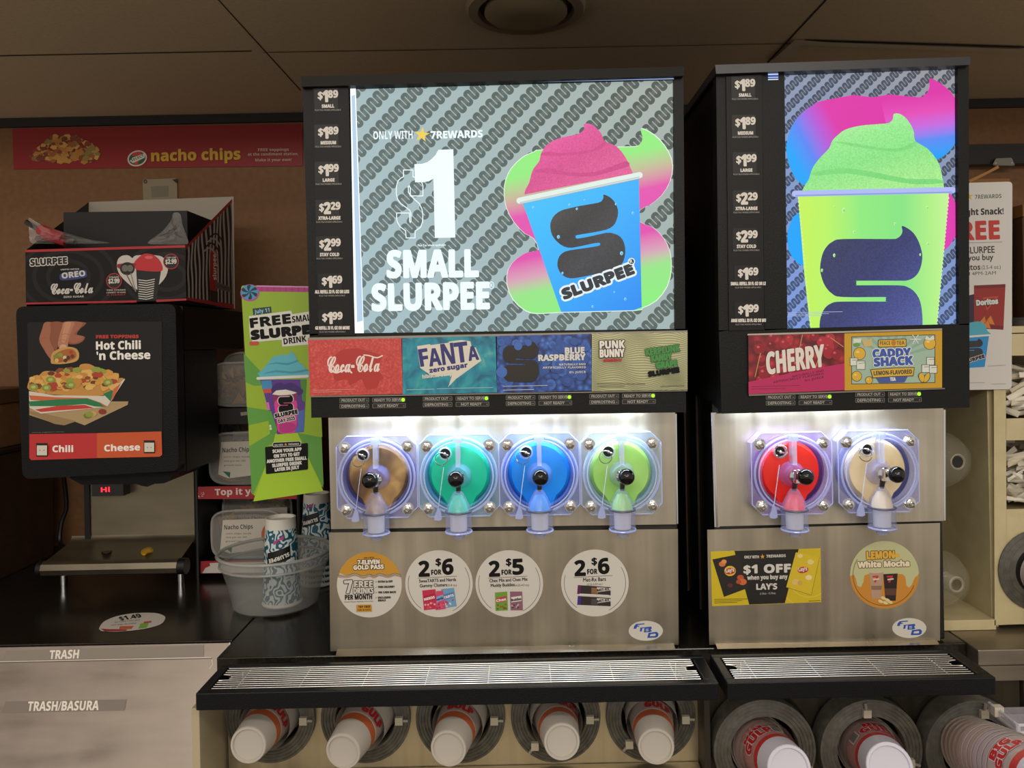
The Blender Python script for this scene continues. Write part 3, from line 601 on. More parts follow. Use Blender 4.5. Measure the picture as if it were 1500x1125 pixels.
b.poly(smooth(z4('760,915 850,890 960,900 1060,870 1060,885 960,920 850,905'), 2), C('#3c94b0', .45)); b.poly(smooth(z4('705,1010 850,970 1000,985 1150,960 1160,980 1000,1005 850,990'), 2), C('#3c94b0', .45))
b.stroke(z4('665,1052 1160,1030'), 4, C('#dcdcd8', .4))
b.poly(z5('690,-25 1150,-30 1125,495 860,520 770,270'), C('#5a2f8c', .45))
b.poly(z5('700,-15 800,-20 810,60 710,70'), C('#3a8ac0', .45)); b.poly(z5('712,70 800,60 805,105 725,110'), C('#c84a3c', .45)); b.poly(z5('740,200 775,200 790,280 760,275'), C('#d070a8', .45)); b.poly(z5('1040,300 1130,270 1125,490 1030,505'), C('#4a6ab8', .45)); b.poly(z5('1090,-25 1150,-25 1140,200 1110,180'), C('#4a8a30', .45))
b.poly(smooth(z5('800,80 815,40 850,10 900,5 935,20 975,5 1020,12 1110,70 1115,110 1060,130 940,90 830,130'), 3), C('#3a1f6e', .4)); b.poly(smooth(z5('815,120 845,85 940,75 1060,105 1050,200 1060,350 1045,480 860,500 850,350 830,230'), 2), C('#8a1c5c', .45)); b.poly(z5('810,120 850,82 945,72 1058,103 1020,118 945,128 880,130'), C('#e4e0d4', .4))
b.poly(smooth(z5('830,220 860,170 940,160 1040,180 1060,250 1045,480 960,510 870,490 850,350'), 3), C('#d83a94', .4)); b.poly(smooth(z5('880,420 960,400 1040,420 1040,480 960,505 890,490'), 2), C('#b82a80', .4))
sq = z5('865,130 1018,125 1020,305 875,310'); b.slogo([(x + dx, y + dy) for (x, y), (dx, dy) in zip(sq, ((-1, -1), (1, -1), (1, 1), (-1, 1)))], PW); b.slogo(sq, BK)
b.text('SLURPEE', z5('840,355')[0], z5('1065,310')[0], 5.5, BK, bold=.5, out=(.8, PW)); b.text('DAY 2025', z5('872,408')[0], z5('1040,372')[0], 5, BK, bold=.2, out=(.8, PW))
b.poly(z5('760,285 800,290 860,470 850,510 790,515'), C('#4e9a38', .45)); b.ell(396, 624, 1.6, 1.8, PW, 10); b.ell(396.5, 628, 1.8, 2, PW, 10)
b.poly(rrect(z5('738,645 1165,605 1167,870 748,918'), 2), BK); b.poly(rrect(z5('812,600 1095,585 1100,635 815,648'), 2.6), PW); b.poly(rrect(z5('817,604 1091,590 1095,631 819,643'), 2.4), BK); b.text('ONLY WITH', z5('832,637')[0], z5('918,632')[0], 2.6, PW); b.text('7REWARDS', z5('968,629')[0], z5('1078,623')[0], 2.6, PW); b.text('★', z5('928,634')[0], z5('962,631')[0], 3.5, C('#e0a83c', .4), style='N')
for s_, a_, c_ in (('SCAN YOUR APP', '815,705', '1103,682'), ('ON 7/11 TO GET', '828,754', '1085,730'), ('ANOTHER FREE SMALL', '757,806', '1155,770'), ('SLURPEE DRINK', '812,848', '1105,818'), ('LATER IN JULY', '838,890', '1080,862')): b.text(s_, z5(a_)[0], z5(c_)[0], 4.6, PW, bold=.3)
b.build('sheet', t)
MB().box(P(474, 560, 1.6).x - .03, -.3771, 1.6025, 1.612, P(460, 560, 1.6).z, P(460, 540, 1.6).z, BLACK).build('bracket', t)
# ---------------------------------------------------------------- sticker and trash chute
b = MB(zplane(ZC + .0008)); n = 40
ov = smooth(z_ := ZM(0, 840, 3.75)('545,300 570,265 640,235 740,218 850,217 900,232 907,250 880,280 800,303 680,318 570,318 548,308'), 3)
b.slab(ov, .0006, C('#cfc6bc', .4)); b.e = 2e-5; zz2 = ZM(0, 840, 3.75)
b.text('$1.49', zz2('662,258')[0], zz2('780,240')[0], 5.5, BK, bold=.25, shear=-.5); b.text('ADD A SCOOP TO ANY SNACK', zz2('628,272')[0], zz2('770,258')[0], 1.8, BK, style='N'); b.text('HOT CHILI OR CHEESE', zz2('612,288')[0], zz2('750,276')[0], 1.8, BK, style='N')
b.poly(zz2('658,290 735,288 722,305 655,306'), C('#c8623c', .5)); b.poly(zz2('772,275 820,270 805,298 760,303'), C('#7ab03c', .5)); b.poly(zz2('552,303 600,306 640,306 700,308 690,316 575,318'), C('#a03030', .5)); b.poly(zz2('790,265 832,260 830,270 790,275'), C('#b85040', .5))
o = b.build('counter_sticker'); o['label'] = 'oval white price sticker stuck flat on the black countertop'; o['category'] = 'sticker'
TA = P(337, 941, 1.5506); sl = Vector((0, -.123, -.185)); tn = Vector((0, -.185, .123))
st_t = steel('trash_steel', '#998d83', .25, .55, (6, 30, 30), .9, .32)
tm = plane((0, 1.5506, ZC - .0005), tn); nn = tn.normalized()
t = thing('trash_chute', 'sloping stainless steel trash chute front below the black countertop', 'trash chute', (-.9, 1.45, .3))
b = MB(tm); top = [Vector((-1.9, 1.5506, ZC - .0305)), Vector((XS, 1.5506, ZC - .0305))]
a0 = [Vector((-1.9, 1.549, ZC - .0005)), Vector((XS, 1.549, ZC - .0005)), Vector((XS, 1.549, ZC - .0005)) + sl * 2, Vector((-1.9, 1.549, ZC - .0005)) + sl * 2]
tm = plane(a0[0], tn)
b.prism(a0, -nn * .012, st_t); b.build('face_panel', t, bevel=.0015)
b = MB(tm); zt2 = ZM(0, 840, 3.75); b.map = lambda x, y, off=0: tm(x, y, off + .0006)
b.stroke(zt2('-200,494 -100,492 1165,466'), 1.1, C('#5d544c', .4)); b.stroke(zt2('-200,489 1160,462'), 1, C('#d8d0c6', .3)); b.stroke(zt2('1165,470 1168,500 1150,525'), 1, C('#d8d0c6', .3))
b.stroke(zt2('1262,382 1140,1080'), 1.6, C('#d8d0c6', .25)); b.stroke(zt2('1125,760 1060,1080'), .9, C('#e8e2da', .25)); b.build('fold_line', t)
b = MB(); b.map = lambda x, y, off=0: tm(x, y, off + .0008); b.slab(zt2('36,425 1120,392 1120,455 12,482'), .0006, C('#857a70', .45)); b.text('TRASH', zt2('270,470')[0], zt2('430,466')[0], 12.5, C('#e4dacd', .5), bold=.2, shear=.15); b.build('label_strip', t, 'long grey strip reading TRASH')
b = MB(); b.map = lambda x, y, off=0: tm(x, y, off + .0008); b.slab(zt2('30,702 695,692 683,752 8,766'), .0006, C('#7a6f65', .45)); b.text('TRASH/BASURA', zt2('150,755')[0], zt2('540,750')[0], 13.5, C('#e4dacd', .5), bold=.2, shear=.15); b.build('label_strip', t, 'short grey strip reading TRASH/BASURA')
MB().box(-1.9, XS - .006, 1.575, 1.9, 0, ZC - .0315, C('#2a2622', .5)).build('cabinet_body', t)
b = MB(); q = [(XS + .0005, y, z_) for y, z_ in ((1.5535, ZC - .034), (1.549 + sl.y * 2, ZC + sl.z * 2), (1.9, .53), (1.9, ZC - .034))]; b.prism(q, (.006, 0, 0), C('#15120f', .4)); b.build('side_edge', t)
# ================================================================ frozen drink machines
plastic = noisy('black_sign_plastic', [(.4, '#171717'), (.6, '#1b1b1b')], 300, 2, .45, rough_bump=.15, spec=.18)
PR = C('#d9d2ca', .5); FP = C('#a29c94', .5)
YS = 1.38                                                  # depth of the lit sign fronts
def squiggles(b, q, m, c0, st, l, ap, wd, g, nx, ny):
    # rows of thick zigzag strokes climbing to the right
    b.k += 1; e = .2
    for r in range(-ny, ny + 1):
        path = []
        for i in range(-nx, nx + 1):
            cx, cy = c0[0] + i * st[0] + r * g[0], c0[1] + i * st[1] + r * g[1]
            s_ = -1 if i % 2 else 1
            path += [(cx - s_ * l[0], cy - s_ * l[1]), (cx + s_ * l[0], cy + s_ * l[1])]
            hx, hy = st[0] / 2, st[1] / 2; hl, ll = math.hypot(hx, hy), math.hypot(*l)
            for k in range(1, 6): a = pi - pi * k / 6; path.append((cx + hx + s_ * l[0] + hx * cos(a) + s_ * l[0] / ll * hl * ap * sin(a), cy + hy + s_ * l[1] + hy * cos(a) + s_ * l[1] / ll * hl * ap * sin(a)))
        for i in range(len(path) - 1):
            a, c = path[i], path[i + 1]
            if max(a[0], c[0]) < q[0][0] - 9 or min(a[0], c[0]) > q[1][0] + 9 or max(a[1], c[1]) < q[1][1] - 9 or min(a[1], c[1]) > q[3][1] + 9: continue
            b.stroke([a, c], wd, m, q=q, lay=0)
def price_tag(parent, x, y, big, sup, name, fine, lw, Y, s_=1.0):
    b = MB(yplane(Y)); x1 = x + 17 * s_
    b.slab(pts(f'{x - 6},{y - 20} {x + 29 * s_},{y - 20.6} {x + 29.5 * s_},{y + 14} {x - 5.5},{y + 14.6}'), .0004, C('#0f0e0e', .4, 0, 1, .3))
    b.text('$', (x, y - 4.2), (x + 6.5 * s_, y - 4.4), 10.5, PR, bold=.5); b.text(big, (x + 7.2 * s_, y), (x + (14 if big == '1' else 16) * s_, y - .2), 16, PR, bold=.9)
    b.text(sup, (x + (15 if big == '1' else 17) * s_, y - 6), (x + (29 if big == '1' else 30.5) * s_, y - 6.4), 10.5, PR, bold=.5)
    c = x + 14.5 * s_; b.text(name, (c - lw / 2, y + 8.8), (c + lw / 2, y + 8.4), 4.6, PR, bold=.25); b.text('PLUS TAX WHERE APPLICABLE', (c - 19 * s_, y + 13.4), (c + 19 * s_, y + 12.9), 2.1, FP, style='N')
    b.build('price_tag', parent)
def status(parent, x, y, Y, sl=-.011):
    b = MB(yplane(Y)); G = C('#77736a', .5); fr = C('#141414', .35)
    for s_, x0, x1, dy in (('PRODUCT OUT', x, x + 43, 0), ('READY TO SERVE', x + 48, x + 96, -.6), ('DEFROSTING', x, x + 43, 8.6), ('NOT READY', x + 48, x + 97, 8)):
        q = [(x0, y - 3.3 + dy), (x1, y - 3.3 + dy + sl * 45), (x1, y + 3.3 + dy + sl * 45), (x0, y + 3.3 + dy)]
        b.poly(rrect(q, 1.2, 3), G); q = [(x0 + .6, y - 2.8 + dy), (x1 - .6, y - 2.8 + dy + sl * 45), (x1 - .6, y + 2.8 + dy + sl * 45), (x0 + .6, y + 2.8 + dy)]; b.poly(rrect(q, 1, 3), fr)
        p = 4 if s_[0] != 'N' else 9
        b.text(s_, (x0 + p - 1, y + 1.9 + dy), (x1 - (6 if s_[0] != 'N' else 11), y + 1.7 + dy + sl * 38), 3.8, C('#a8a49c', .5), style='N', bold=.12)
        if s_[0] != 'R': b.poly([(x1 - 4, y - .8 + dy), (x1 - 2.2, y - .8 + dy), (x1 - 2.2, y + .6 + dy), (x1 - 4, y + .6 + dy)], G)
    o = b.build('status_label', parent)
    p = P(x + 93, y - 1, Y); MB().lathe(p, (0, -1, 0), [(.0032, 0), (.0032, .001), (.002, .003), (0, .0035)], E('#98e020', 1.7), 14).build('ready_light', parent, 'small green indicator light')
def speckle(b, n, box, cols, r0, r1, q):
    for i in range(n):
        x, y = random.uniform(box[0], box[2]), random.uniform(box[1], box[3]); r = random.uniform(r0, r1); p = [(x + r * cos(a * 1.256), y + r * sin(a * 1.256)) for a in range(5)]
        p = clipquad(p, q)
        if p: b.poly(p, random.choice(cols), 0)
    b.k += 1
# -------- machine bodies
stm = steel('machine_steel', '#c4bcab', .26, .42, (55, 55, 1.3), .92, .22)
stm2 = steel('machine_steel_lower', '#beb4a0', .24, .40, (45, 45, 1.0), .92, .22)
def machine(label, loc, outer, up, low, strip):
    t = thing('frozen_drink_machine', label, 'drink machine', loc)
    x0, x1 = P(outer[0], 700, 1.49).x, P(outer[1], 700, 1.49).x
    MB().box(x0, x1, 1.487, 2.06, ZC + .002, P(700, outer[2], 1.5).z, C('#0b0b0b', .4)).build('cabinet', t, bevel=.004)
    b = MB(yplane(1.478)); b.slab(up, .012, stm); b.build('upper_panel', t, bevel=.0015)
    b = MB(yplane(1.474)); b.slab(low, .012, stm2); b.build('lower_panel', t, bevel=.0015)
    a, c = P(*strip[0], 1.473), P(*strip[1], 1.473); zz = ZC + .0045; b = MB()
    b.prism([a, c, Vector((c.x, 1.458, zz)), Vector((a.x, 1.458, zz))], (0, .001, -.0008), C('#b9b1a2', .25, 1)); b.build('splash_strip', t)
    return t
M1 = machine('wider frozen drink machine with four dispensing heads and a one dollar sign', (0, 1.75, ZC), (484, 991, 330), pts('481,612 989,603 991,768 485,775'), pts('482,780 993,775 994,944.5 484,954'), ((494, 951), (987, 942.5)))
M2 = machine('narrower frozen drink machine with two dispensing heads and a green cup sign', (.57, 1.75, ZC), (1044, 1379, 292), pts('1047,606 1382,598 1382,763 1052,771'), pts('1036,776 1377,766 1377,938.5 1039,944.5'), ((1048, 943), (1371, 937)))
b = MB(); b.tube([P(1045, 604, 1.485), P(1050, 771, 1.485)], .007, CHROME, 12); b.build('edge_trim', M2)
b = MB(); a0, a1 = P(1383, 600, 1.48), P(1383, 762, 1.48); b.tube([a0, a1], .0025, CHROME, 8); b.build('edge_trim', M2)
b = MB(); a0, a1 = P(990, 606, 1.48), P(992, 767, 1.48); b.tube([a0, a1], .002, CHROME, 8); b.build('edge_trim', M1)
xq = P(1044, 700, 1.49).x
b = MB(); b.box(xq - .004, xq - .0005, 1.72, 1.735, ZC + .03, P(1016, 288, 1.72).z, C('#6a5c48', .35, .6)); b.box(xq - .005, xq - .0005, 1.60, 1.606, ZC + .03, P(1016, 330, 1.6).z, C('#3a332a', .4, .5)); b.build('side_seam', M2)
# -------- sign boxes
def signbox(t, front, bars, lip, Y, depth, lipm):
    b = MB(yplane(Y + .006)); b.prism([b.map(x, y, 0) for x, y in front], (0, depth, 0), plastic)
    for q in bars: b.map = yplane(Y - .010); b.prism([b.map(x, y, 0) for x, y in q], (0, .022, 0), plastic)
    b.build('sign_box', t, bevel=.0012)
    b = MB(yplane(Y - .022)); b.prism([b.map(x, y, 0) for x, y in lip], (0, depth + .03, 0), lipm); b.build('sign_top', t, bevel=.002)
signbox(M1, pts('444,118 1001,104 1004,588 456,595'), [pts('443,126 458,125.5 466,491 454,492'), pts('987,112 1001,111 1004,488 989,488'), pts('454,489 1004,481.5 1005,604 456,612')], pts('441,112 1002,97.5 1002,111 441,127'), YS, .46, C('#1d1b19', .5, 0, 1, .15))
signbox(M2, pts('1049,106 1419,93 1420,581 1055,590'), [pts('1049,108 1063,107.5 1068,484 1053,486'), pts('1403,99 1419,97 1420,476 1405,476'), pts('1053,484 1420,474 1420.5,597 1057,606'), pts('1116,106 1149,105 1153.5,482 1120,484')], pts('1047.5,95 1421.5,83 1421.5,95 1049,108'), YS, .42, C('#2c2d30', .35, 0, 1, .45))
# bevelled left flank of the narrower sign
b = MB(); a = [P(1049, 110, YS - .004), P(1056, 604, YS - .004), P(1040, 588, YS + .09), P(1037, 118, YS + .09)]; b.raw(a + [p + Vector((.012, .3, 0)) for p in a[2:]], [(0, 1, 2, 3), (3, 2, 4, 5)], C('#0c0c0c', .45)); b.build('sign_flank', M2)
# -------- sign 1 picture
q1 = pts('521,122 988,110 989,487 533,492')
b = MB(yplane(YS)); b.slab(q1, .004, EG('sign_backing', (520, 490), (988, 110), [(0, '#a6c1c8'), (.45, '#a3b8ba'), (1, '#a2aca4')]))
GS = EG('squiggle_ink', (520, 490), (988, 110), [(0, '#6f7d7c'), (.5, '#64706c'), (1, '#5d625b')])
squiggles(b, q1, GS, (548.2, 150), (4.6, -5), (4.2, 4.2), .6, 5.5, (41.3, 2.9), 150, 22)
SW = E('#ecf9fc', 1.05)
b.text('ONLY WITH', (547, 204), (604.5, 203), 11.5, SW); b.text('7REWARDS', (631, 203), (707, 201), 10.5, SW, bold=.25)
ST = E('#f0cf52'); sp = [(618 + (11.5 if i % 2 == 0 else 4.6) * cos(-pi / 2 + .12 + i * pi / 5) * 1.0, 197.5 + (11.5 if i % 2 == 0 else 4.6) * sin(-pi / 2 + .12 + i * pi / 5)) for i in range(10)]; b.poly(sp, ST)
b.stroke(pts('591,249 605,249 605,259 612,261 617,265 619.5,272 619.5,287 601,287 601,275 599.5,272 598,274 598.5,282 601,286 607,292 614,298 618,306 619.5,315 619,325 616,333 608,338.5 608,348.5 595,348.5 594,338 586,332 582,325 581,320 581,312 600,312 600,324 601,326 602,324 602,312 600,308 595,304 587,298 582.5,292 580.5,284 580.5,274 583,265 587,261 591,259'), 1.3, SW, True)
b.poly(pts('608,267 607,240.5 618,240 626,237.5 632,233 638,227 642,219.5 664,218.6 665.5,283 667,348 637,348.6 635.5,285 635,261.5 628,265.5 620,267'), SW)
b.text('Plus Tax where applicable', (612, 361), (653, 360), 3, SW, style='N', bold=.1)
b.text('SMALL', (568, 406), (700, 404.5), 38, SW, bold=1.7, n=12); b.text('SLURPEE', (546, 454.5), (716, 451.5), 37.5, SW, bold=1.7, n=12)
b.stroke([(720 + 3.4 * cos(a * .4), 418 + 5.2 * sin(a * .4)) for a in range(16)], 1, SW, True); b.text('R', (718.3, 420.6), (721.8, 420.5), 5, SW)
out1 = smooth(pts('907,215.5 930,215 936,212.5 940,207 941,200 938.8,188.5 952,194 966,205 979,223 985,243 981,266 969,286 952,300 937,308 937,325 956,333 972,349 981,369 983,394 977,419 961,440 941,450.5 928,454.5 822,457 788,459 770,454.5 752,438.5 743,416 745,394 757,379 773,369.5 789,366 782,349 769,342 753,325 742,304 738.8,282 741.5,263 750,246 766,230.5 782,223 800,219'), 2)
b.poly([(x + (x - 860) * .008, y + (y - 322) * .008) for x, y in out1], E('#e8f6e8')); b.poly(out1, EG('cloud_print', (860, 180), (860 + 60, 180 + 200 + 75), [(0, '#8df078'), (.20, '#94ea80'), (.31, '#c8b09a'), (.40, '#e252ae'), (.62, '#e04eae'), (.72, '#d7a0b8'), (.80, '#98e48a'), (1, '#8af07c')]))
b.poly(pts('766,298 936,262 937,308 940,450 928,454.5 822,457'), EG('cup_print', (780, 290), (940, 440), [(0, '#3cc0f8'), (.4, '#36b2fa'), (1, '#2f8ff4')]))
b.poly(smooth(pts('768,285 768,285 770,277 775,268 778,256 782,246 790,236 792,226 797,217 804,210 813,205 824,201 844,197 852,193.5 856,188 855,182 862,181 869,183.5 876,190 881,196 884,204 888,208 904,215 916,230 923,244 927,254 927,254'), 2), EG('pink_ice_print', (800, 180), (860, 285), [(0, '#ee6aa8'), (.35, '#e0559a'), (.55, '#d64f8e'), (1, '#e2609a')], speck=.16))
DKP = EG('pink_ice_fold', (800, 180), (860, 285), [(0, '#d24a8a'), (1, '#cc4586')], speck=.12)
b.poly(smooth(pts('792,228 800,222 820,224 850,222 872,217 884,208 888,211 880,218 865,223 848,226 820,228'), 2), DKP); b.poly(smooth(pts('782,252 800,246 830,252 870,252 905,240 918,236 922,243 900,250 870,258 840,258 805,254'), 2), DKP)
b.stroke(pts('761,294 937,256.5'), 9, E('#dfeee6')); b.stroke(pts('762,297 936,259.5'), 2, E('#b9cfc8'))
DS = EG('dark_s_print', (810, 300), (915, 410), [(0, '#4c4c4c'), (.3, '#3a3a3c'), (.6, '#46464a'), (1, '#36373b')], speck=.18)
b.poly(smooth(pts('884,285 892,288 899,294 904,303 905.5,312 903,323 898,331 888,336.5 866,341 845,344.5 843.5,347 846,349.5 868,345.5 888,341 899,342 909,347 914.5,357 916,370 913,383 907,391 899,395.5 870,402 842,407.5 830,406.5 822,401 817.5,393 816.5,385 819,376 825,370 835,366.5 860,363 877,360 879,357.5 876.5,355.5 860,358.5 838,363 826,361 816,354 808.5,344 806,332 807.5,323 813,314.5 822,308.5 830,306 850,301.5 876,297 882,293.5 884,289'), 2), DS)
b.text('SLURPEE', (827, 438), (929, 400), 14, C('#25282c', .4), bold=1.4, out=(3, E('#e6f2f4')), n=12); b.text('SLURPEE', (827, 438), (929, 400), 14, E('#33383e'), bold=1.4, n=12)
b.ell(925, 383, 5.2, 5.2, E('#e6f2f4')); b.ell(925, 383, 3.8, 3.8, E('#33383e')); b.text('R', (923.2, 385.6), (926.8, 384.6), 5, E('#e6f2f4'))
for x, y, r in ((845, 306, 1.6), (818, 347, 2.2), (910.5, 371, 2.4), (824, 400, 1.6), (902, 299, 1.4), (916, 438, 1.8), (868, 449, 1.6), (900, 428, 1.2), (781, 304, 1.6), (834, 300, 1.5), (927, 312, 1.6), (856, 293, 1)): b.ell(x, y, r, r * 1.2, E('#9adcf6'), 10); b.ell(x + .4, y + .4, r * .6, r * .7, E('#4aa8e8'), 8)
b.stroke(pts('545,491 700,488.3'), .8, E('#dcecee')); b.build('sign_panel', M1, 'lit picture panel with a blue cup of pink slush')
b = MB(yplane(YS - .004)); b.poly(pts('513,126 521,124.5 533,489 519.5,491'), E('#eef6ff', 1.3)); b.poly(pts('515,140 520,139 531.5,470 523,472'), E('#b8d2ea', 1)); b.build('light_edge', M1, 'glowing white edge of the sign panel')
b = MB(yplane(YS - .011)); b.slab(pts('514,122.5 987,112.5 987,116 514,126'), .002, E('#9cb4e6', .9)); b.build('light_edge', M1, 'blue-white glowing top edge')
b = MB(yplane(YS - .013)); b.slab(pts('458,128.5 510.5,126 520,491 466,491.5'), .006, C('#131211', .5, 0, 1, .25)); ps = b.build('price_strip', M1)
for x, y, bg, sp_, nm, lw in ((466, 149, '1', '89', 'SMALL', 18), (466.5, 202.6, '1', '89', 'MEDIUM', 22), (467, 257.4, '1', '99', 'LARGE', 17), (468, 313, '2', '29', 'XTRA-LARGE', 32), (468.3, 366.5, '2', '99', 'STAY COLD', 28), (472, 421, '1', '69', 'ALL REFILL 32 FL OZ OR LESS', 50), (472.5, 474, '1', '99', 'GE REFILL 33 FL OZ OR MORE', 50)): price_tag(ps, x, y, bg, sp_, nm, 0, lw, YS - .0136)
# -------- flavour cards
YC = YS - .016
def card(t, q, m, label):
    b = MB(yplane(YC)); b.slab(q, .005, m, C('#d8d4cc', .4)); return b
RDC = noisy('cola_card_print', [(.35, '#b83a36'), (.55, '#c8453f'), (.75, '#d8605a')], 260, 3, .4)
q = pts('451,498 588,495 590,577 454,580'); b = card(M1, q, RDC, '')
z = ZM(440, 470, 5); DR = C('#b02c28', .4)
b.poly(smooth(z('245,270 300,215 360,205 420,200 470,215 545,235 600,265 560,330 600,400 610,420 580,440 560,490 480,495 450,430 400,455 360,470 340,430 270,440 245,420 250,380 280,330'), 3), DR)
b.text('Coca-Cola', z('200,378')[0], z('580,370')[0], 23, C('#ead9d2', .4), style='S', bold=.45, n=12); b.stroke(smooth(pts('484,541 492,546 502,543 511,543 515,546'), 4, False), 2.2, C('#ead9d2', .4)); b.stroke(smooth(pts('533,520 541,521 552,524 560,521'), 4, False), 1.8, C('#ead9d2', .4))
b.stroke(pts('458,572 520,570'), .8, C('#d08a84', .4)); b.stroke(pts('458,574.5 500,573.5'), .8, C('#d08a84', .4)); b.build('flavor_card', M1, 'red cola flavour card')
TEAL = noisy('teal_ice_print', [(.3, '#0c5c78'), (.5, '#1786a0'), (.62, '#2a9aa4'), (.75, '#7ab4a8')], 38, 4, .4, dist=.8)
q = pts('589,495 726,492 728,575 590,578'); b = card(M1, q, TEAL, ''); NV = C('#2b2a72', .4); CW = C('#d8d2c2', .4)
b.poly(z('855,185 950,170 952,178 1085,160 1088,152 1180,140 1245,150 1255,195 1285,195 1325,292 1140,425 1080,487 1122,405 1100,380 950,395 878,345'), CW)
b.poly(z('950,392 1118,372 1132,405 1120,420 1085,480 1110,400 1000,405'), CW)
for ch, a_, c_, h in (('F', '882,335', '945,325', 25), ('A', '948,333', '1035,322', 25), ('N', '1045,322', '1135,310', 30), ('T', '1140,308', '1235,296', 29), ('A', '1235,292', '1308,282', 20)): b.text(ch, z(a_)[0], z(c_)[0], h, NV, bold=.5)
b.text('zero sugar', z('948,380')[0], z('1225,338')[0], 6.4, NV, bold=.4); b.text('hibiscus berry', z('896,422')[0], z('1112,398')[0], 5, CW, bold=.2)
b.stroke(pts('596,571 636,570'), .7, C('#a8c8c4', .4)); b.stroke(pts('640,569.5 722,567.5'), .7, C('#a8c8c4', .4)); b.build('flavor_card', M1, 'teal berry soda flavour card')
BERRY = noisy('raspberry_print', [(.0, '#5d86d8'), (.28, '#3a63b8'), (.55, '#23458c'), (.9, '#101f4c')], 95, 0, .4, 'voronoi')
q = pts('728,492 866,489 867,572 728,576'); b = card(M1, q, BERRY, ''); z8 = ZM(720, 470, 5)
for i in range(60):
    x, y, r = random.uniform(733, 862), random.uniform(496, 569), random.uniform(5, 9); hb = random.choice(['#2c519c', '#355fae', '#274a92', '#3d69ba'])
    for k in range(12):
        a = k * .52; b.poly(clipquad([(x + r * .7 * cos(a) + r * .34 * cos(c), y + r * .7 * sin(a) + r * .34 * sin(c)) for c in (0, 1.05, 2.1, 3.14, 4.2, 5.2)], q), C(hb, .4), .1)
    b.poly(clipquad([(x + r * .5 * cos(c * .7), y + r * .5 * sin(c * .7)) for c in range(9)], q), C('#2f55a4', .4)); b.k += 1
b.slogo(z8('82,150 345,150 345,448 82,445'), C('#2a2622', .25)); b.ell(759, 507, 6, 6, C('#3d69ba', .4), 14); b.ell(774, 502, 5, 5, C('#355fae', .4), 14); b.ell(735, 545, 8, 8, C('#3d69ba', .4), 14)
b.text('BLUE', (828, 518), (856, 517.2), 8.6, C('#d8d4ce', .4), bold=.5); b.text('RASPBERRY', (789, 528.5), (857.5, 527), 8.4, C('#d8d4ce', .4), bold=.5)
for s_, x0, y in (('NATURALLY AND', 819, 535.5), ('ARTIFICIALLY FLAVORED', 795, 540), ('0% JUICE', 834, 546.8)): b.text(s_, (x0, y), (858, y - .6), 3, C('#d8d4ce', .4))
b.stroke(pts('737,566 802,564.5'), .7, C('#c8ccd8', .4)); b.stroke(pts('737,571.5 782,570.5'), .8, C('#c8ccd8', .4)); b.build('flavor_card', M1, 'blue raspberry flavour card')
WAVY = C('#c2c096', .45); WVL = C('#8f9168', .45)
q = pts('867,489 1007,487 1007,571 867,573'); b = card(M1, q, WAVY, '')
for k in range(-6, 40): b.stroke([(868 + 3.5 * i, 488 + 2.75 * k + 4.2 * sin(i * .17 + k * .16) + 2.6 * sin(i * .33 - k * .21) + .05 * i) for i in range(41)], 1.0, WVL, q=q, lay=.2)
b.k += 1; GG = C('#3f8a3c', .4)
b.text('PUNK', z8('795,245')[0], z8('985,232')[0] if 0 else (916, 512), 10.5, C('#e6e0d6', .4), bold=.4, out=(1, BK)) if 0 else None
b.text('PUNK', (879, 510.8), (915, 509.5), 11, C('#e6e0d6', .4), bold=.5, out=(1.1, C('#2a2622', .4))); b.text('BUNNY', (879, 523.3), (914.5, 522.2), 11, C('#e6e0d6', .4), bold=.5, out=(1.1, C('#2a2622', .4)))
b.text('GREENDAY', (884, 529.8), (911, 529), 3.6, C('#b8202c', .4), bold=.3)
b.text('KERPLUNK', (947, 521), (996, 514), 9.5, GG, bold=.5, out=(.7, C('#24502a', .4))); b.text('KANDY', (955, 530), (984, 526), 9, GG, bold=.6, out=(.7, C('#24502a', .4))); b.text('GRAPE', (962, 540), (992, 536.5), 9, GG, bold=.6, out=(.7, C('#24502a', .4)))
b.text('SLURPEE', (950.5, 551.5), (995, 545), 6.6, BK, bold=1); b.stroke(pts('875,562 945,562.5'), .7, C('#5a5848', .4)); b.stroke(pts('875,566 915,566'), .7, C('#5a5848', .4)); b.stroke(pts('968,566 1002,565'), .7, C('#5a5848', .4)); b.build('flavor_card', M1, 'pale green wavy grape flavour card')
b = MB(yplane(YC + .002)); b.slab(pts('451,494.5 1007,484 1007,487.5 451,498'), .004, C('#8d877c', .3, .8)); b.slab(pts('454,580 1007,571.5 1007,573 454,582'), .004, C('#8d877c', .3, .8)); b.build('card_rail', M1)
for x, y in ((497.5, 586.6), (619.5, 584.4), (741, 582.6), (863.5, 580.6)): status(M1, x, y, YS - .0105)
# -------- sign 2 picture
q2 = pts('1149,106 1403.5,100 1405,475 1153.5,482')
b = MB(yplane(YS)); b.slab(q2, .004, EG('sign_backing_blue', (1180, 480), (1330, 100), [(0, '#7d9adc'), (.4, '#7f96c8'), (.8, '#8a96b0'), (1, '#9a9aa0')]))
squiggles(b, q2, EG('squiggle_ink_blue', (1180, 480), (1330, 100), [(0, '#4a5c80'), (.5, '#4b566c'), (1, '#545862')]), (1163.5, 122), (3.05, -3.05), (2.1, 2.7), .6, 3.45, (25.6, 1.2), 190, 30)
PINK = '#e23cb0'
b.poly(smooth(pts('1262,145 1345,142.5 1352,140.5 1358,136 1361.5,127 1361.5,115 1370,117.5 1379,123 1389,131 1397,141 1403,155 1403.5,196 1398,212 1388,224 1371,234.5 1340,236 1262,234'), 2), EG('cloud_pink_blue', (1340, 140), (1352, 232), [(0, '#dd35a8'), (.28, '#e44cb8'), (.5, '#c56ae0'), (.72, '#5a8cf4'), (1, '#1aa0f8')]))
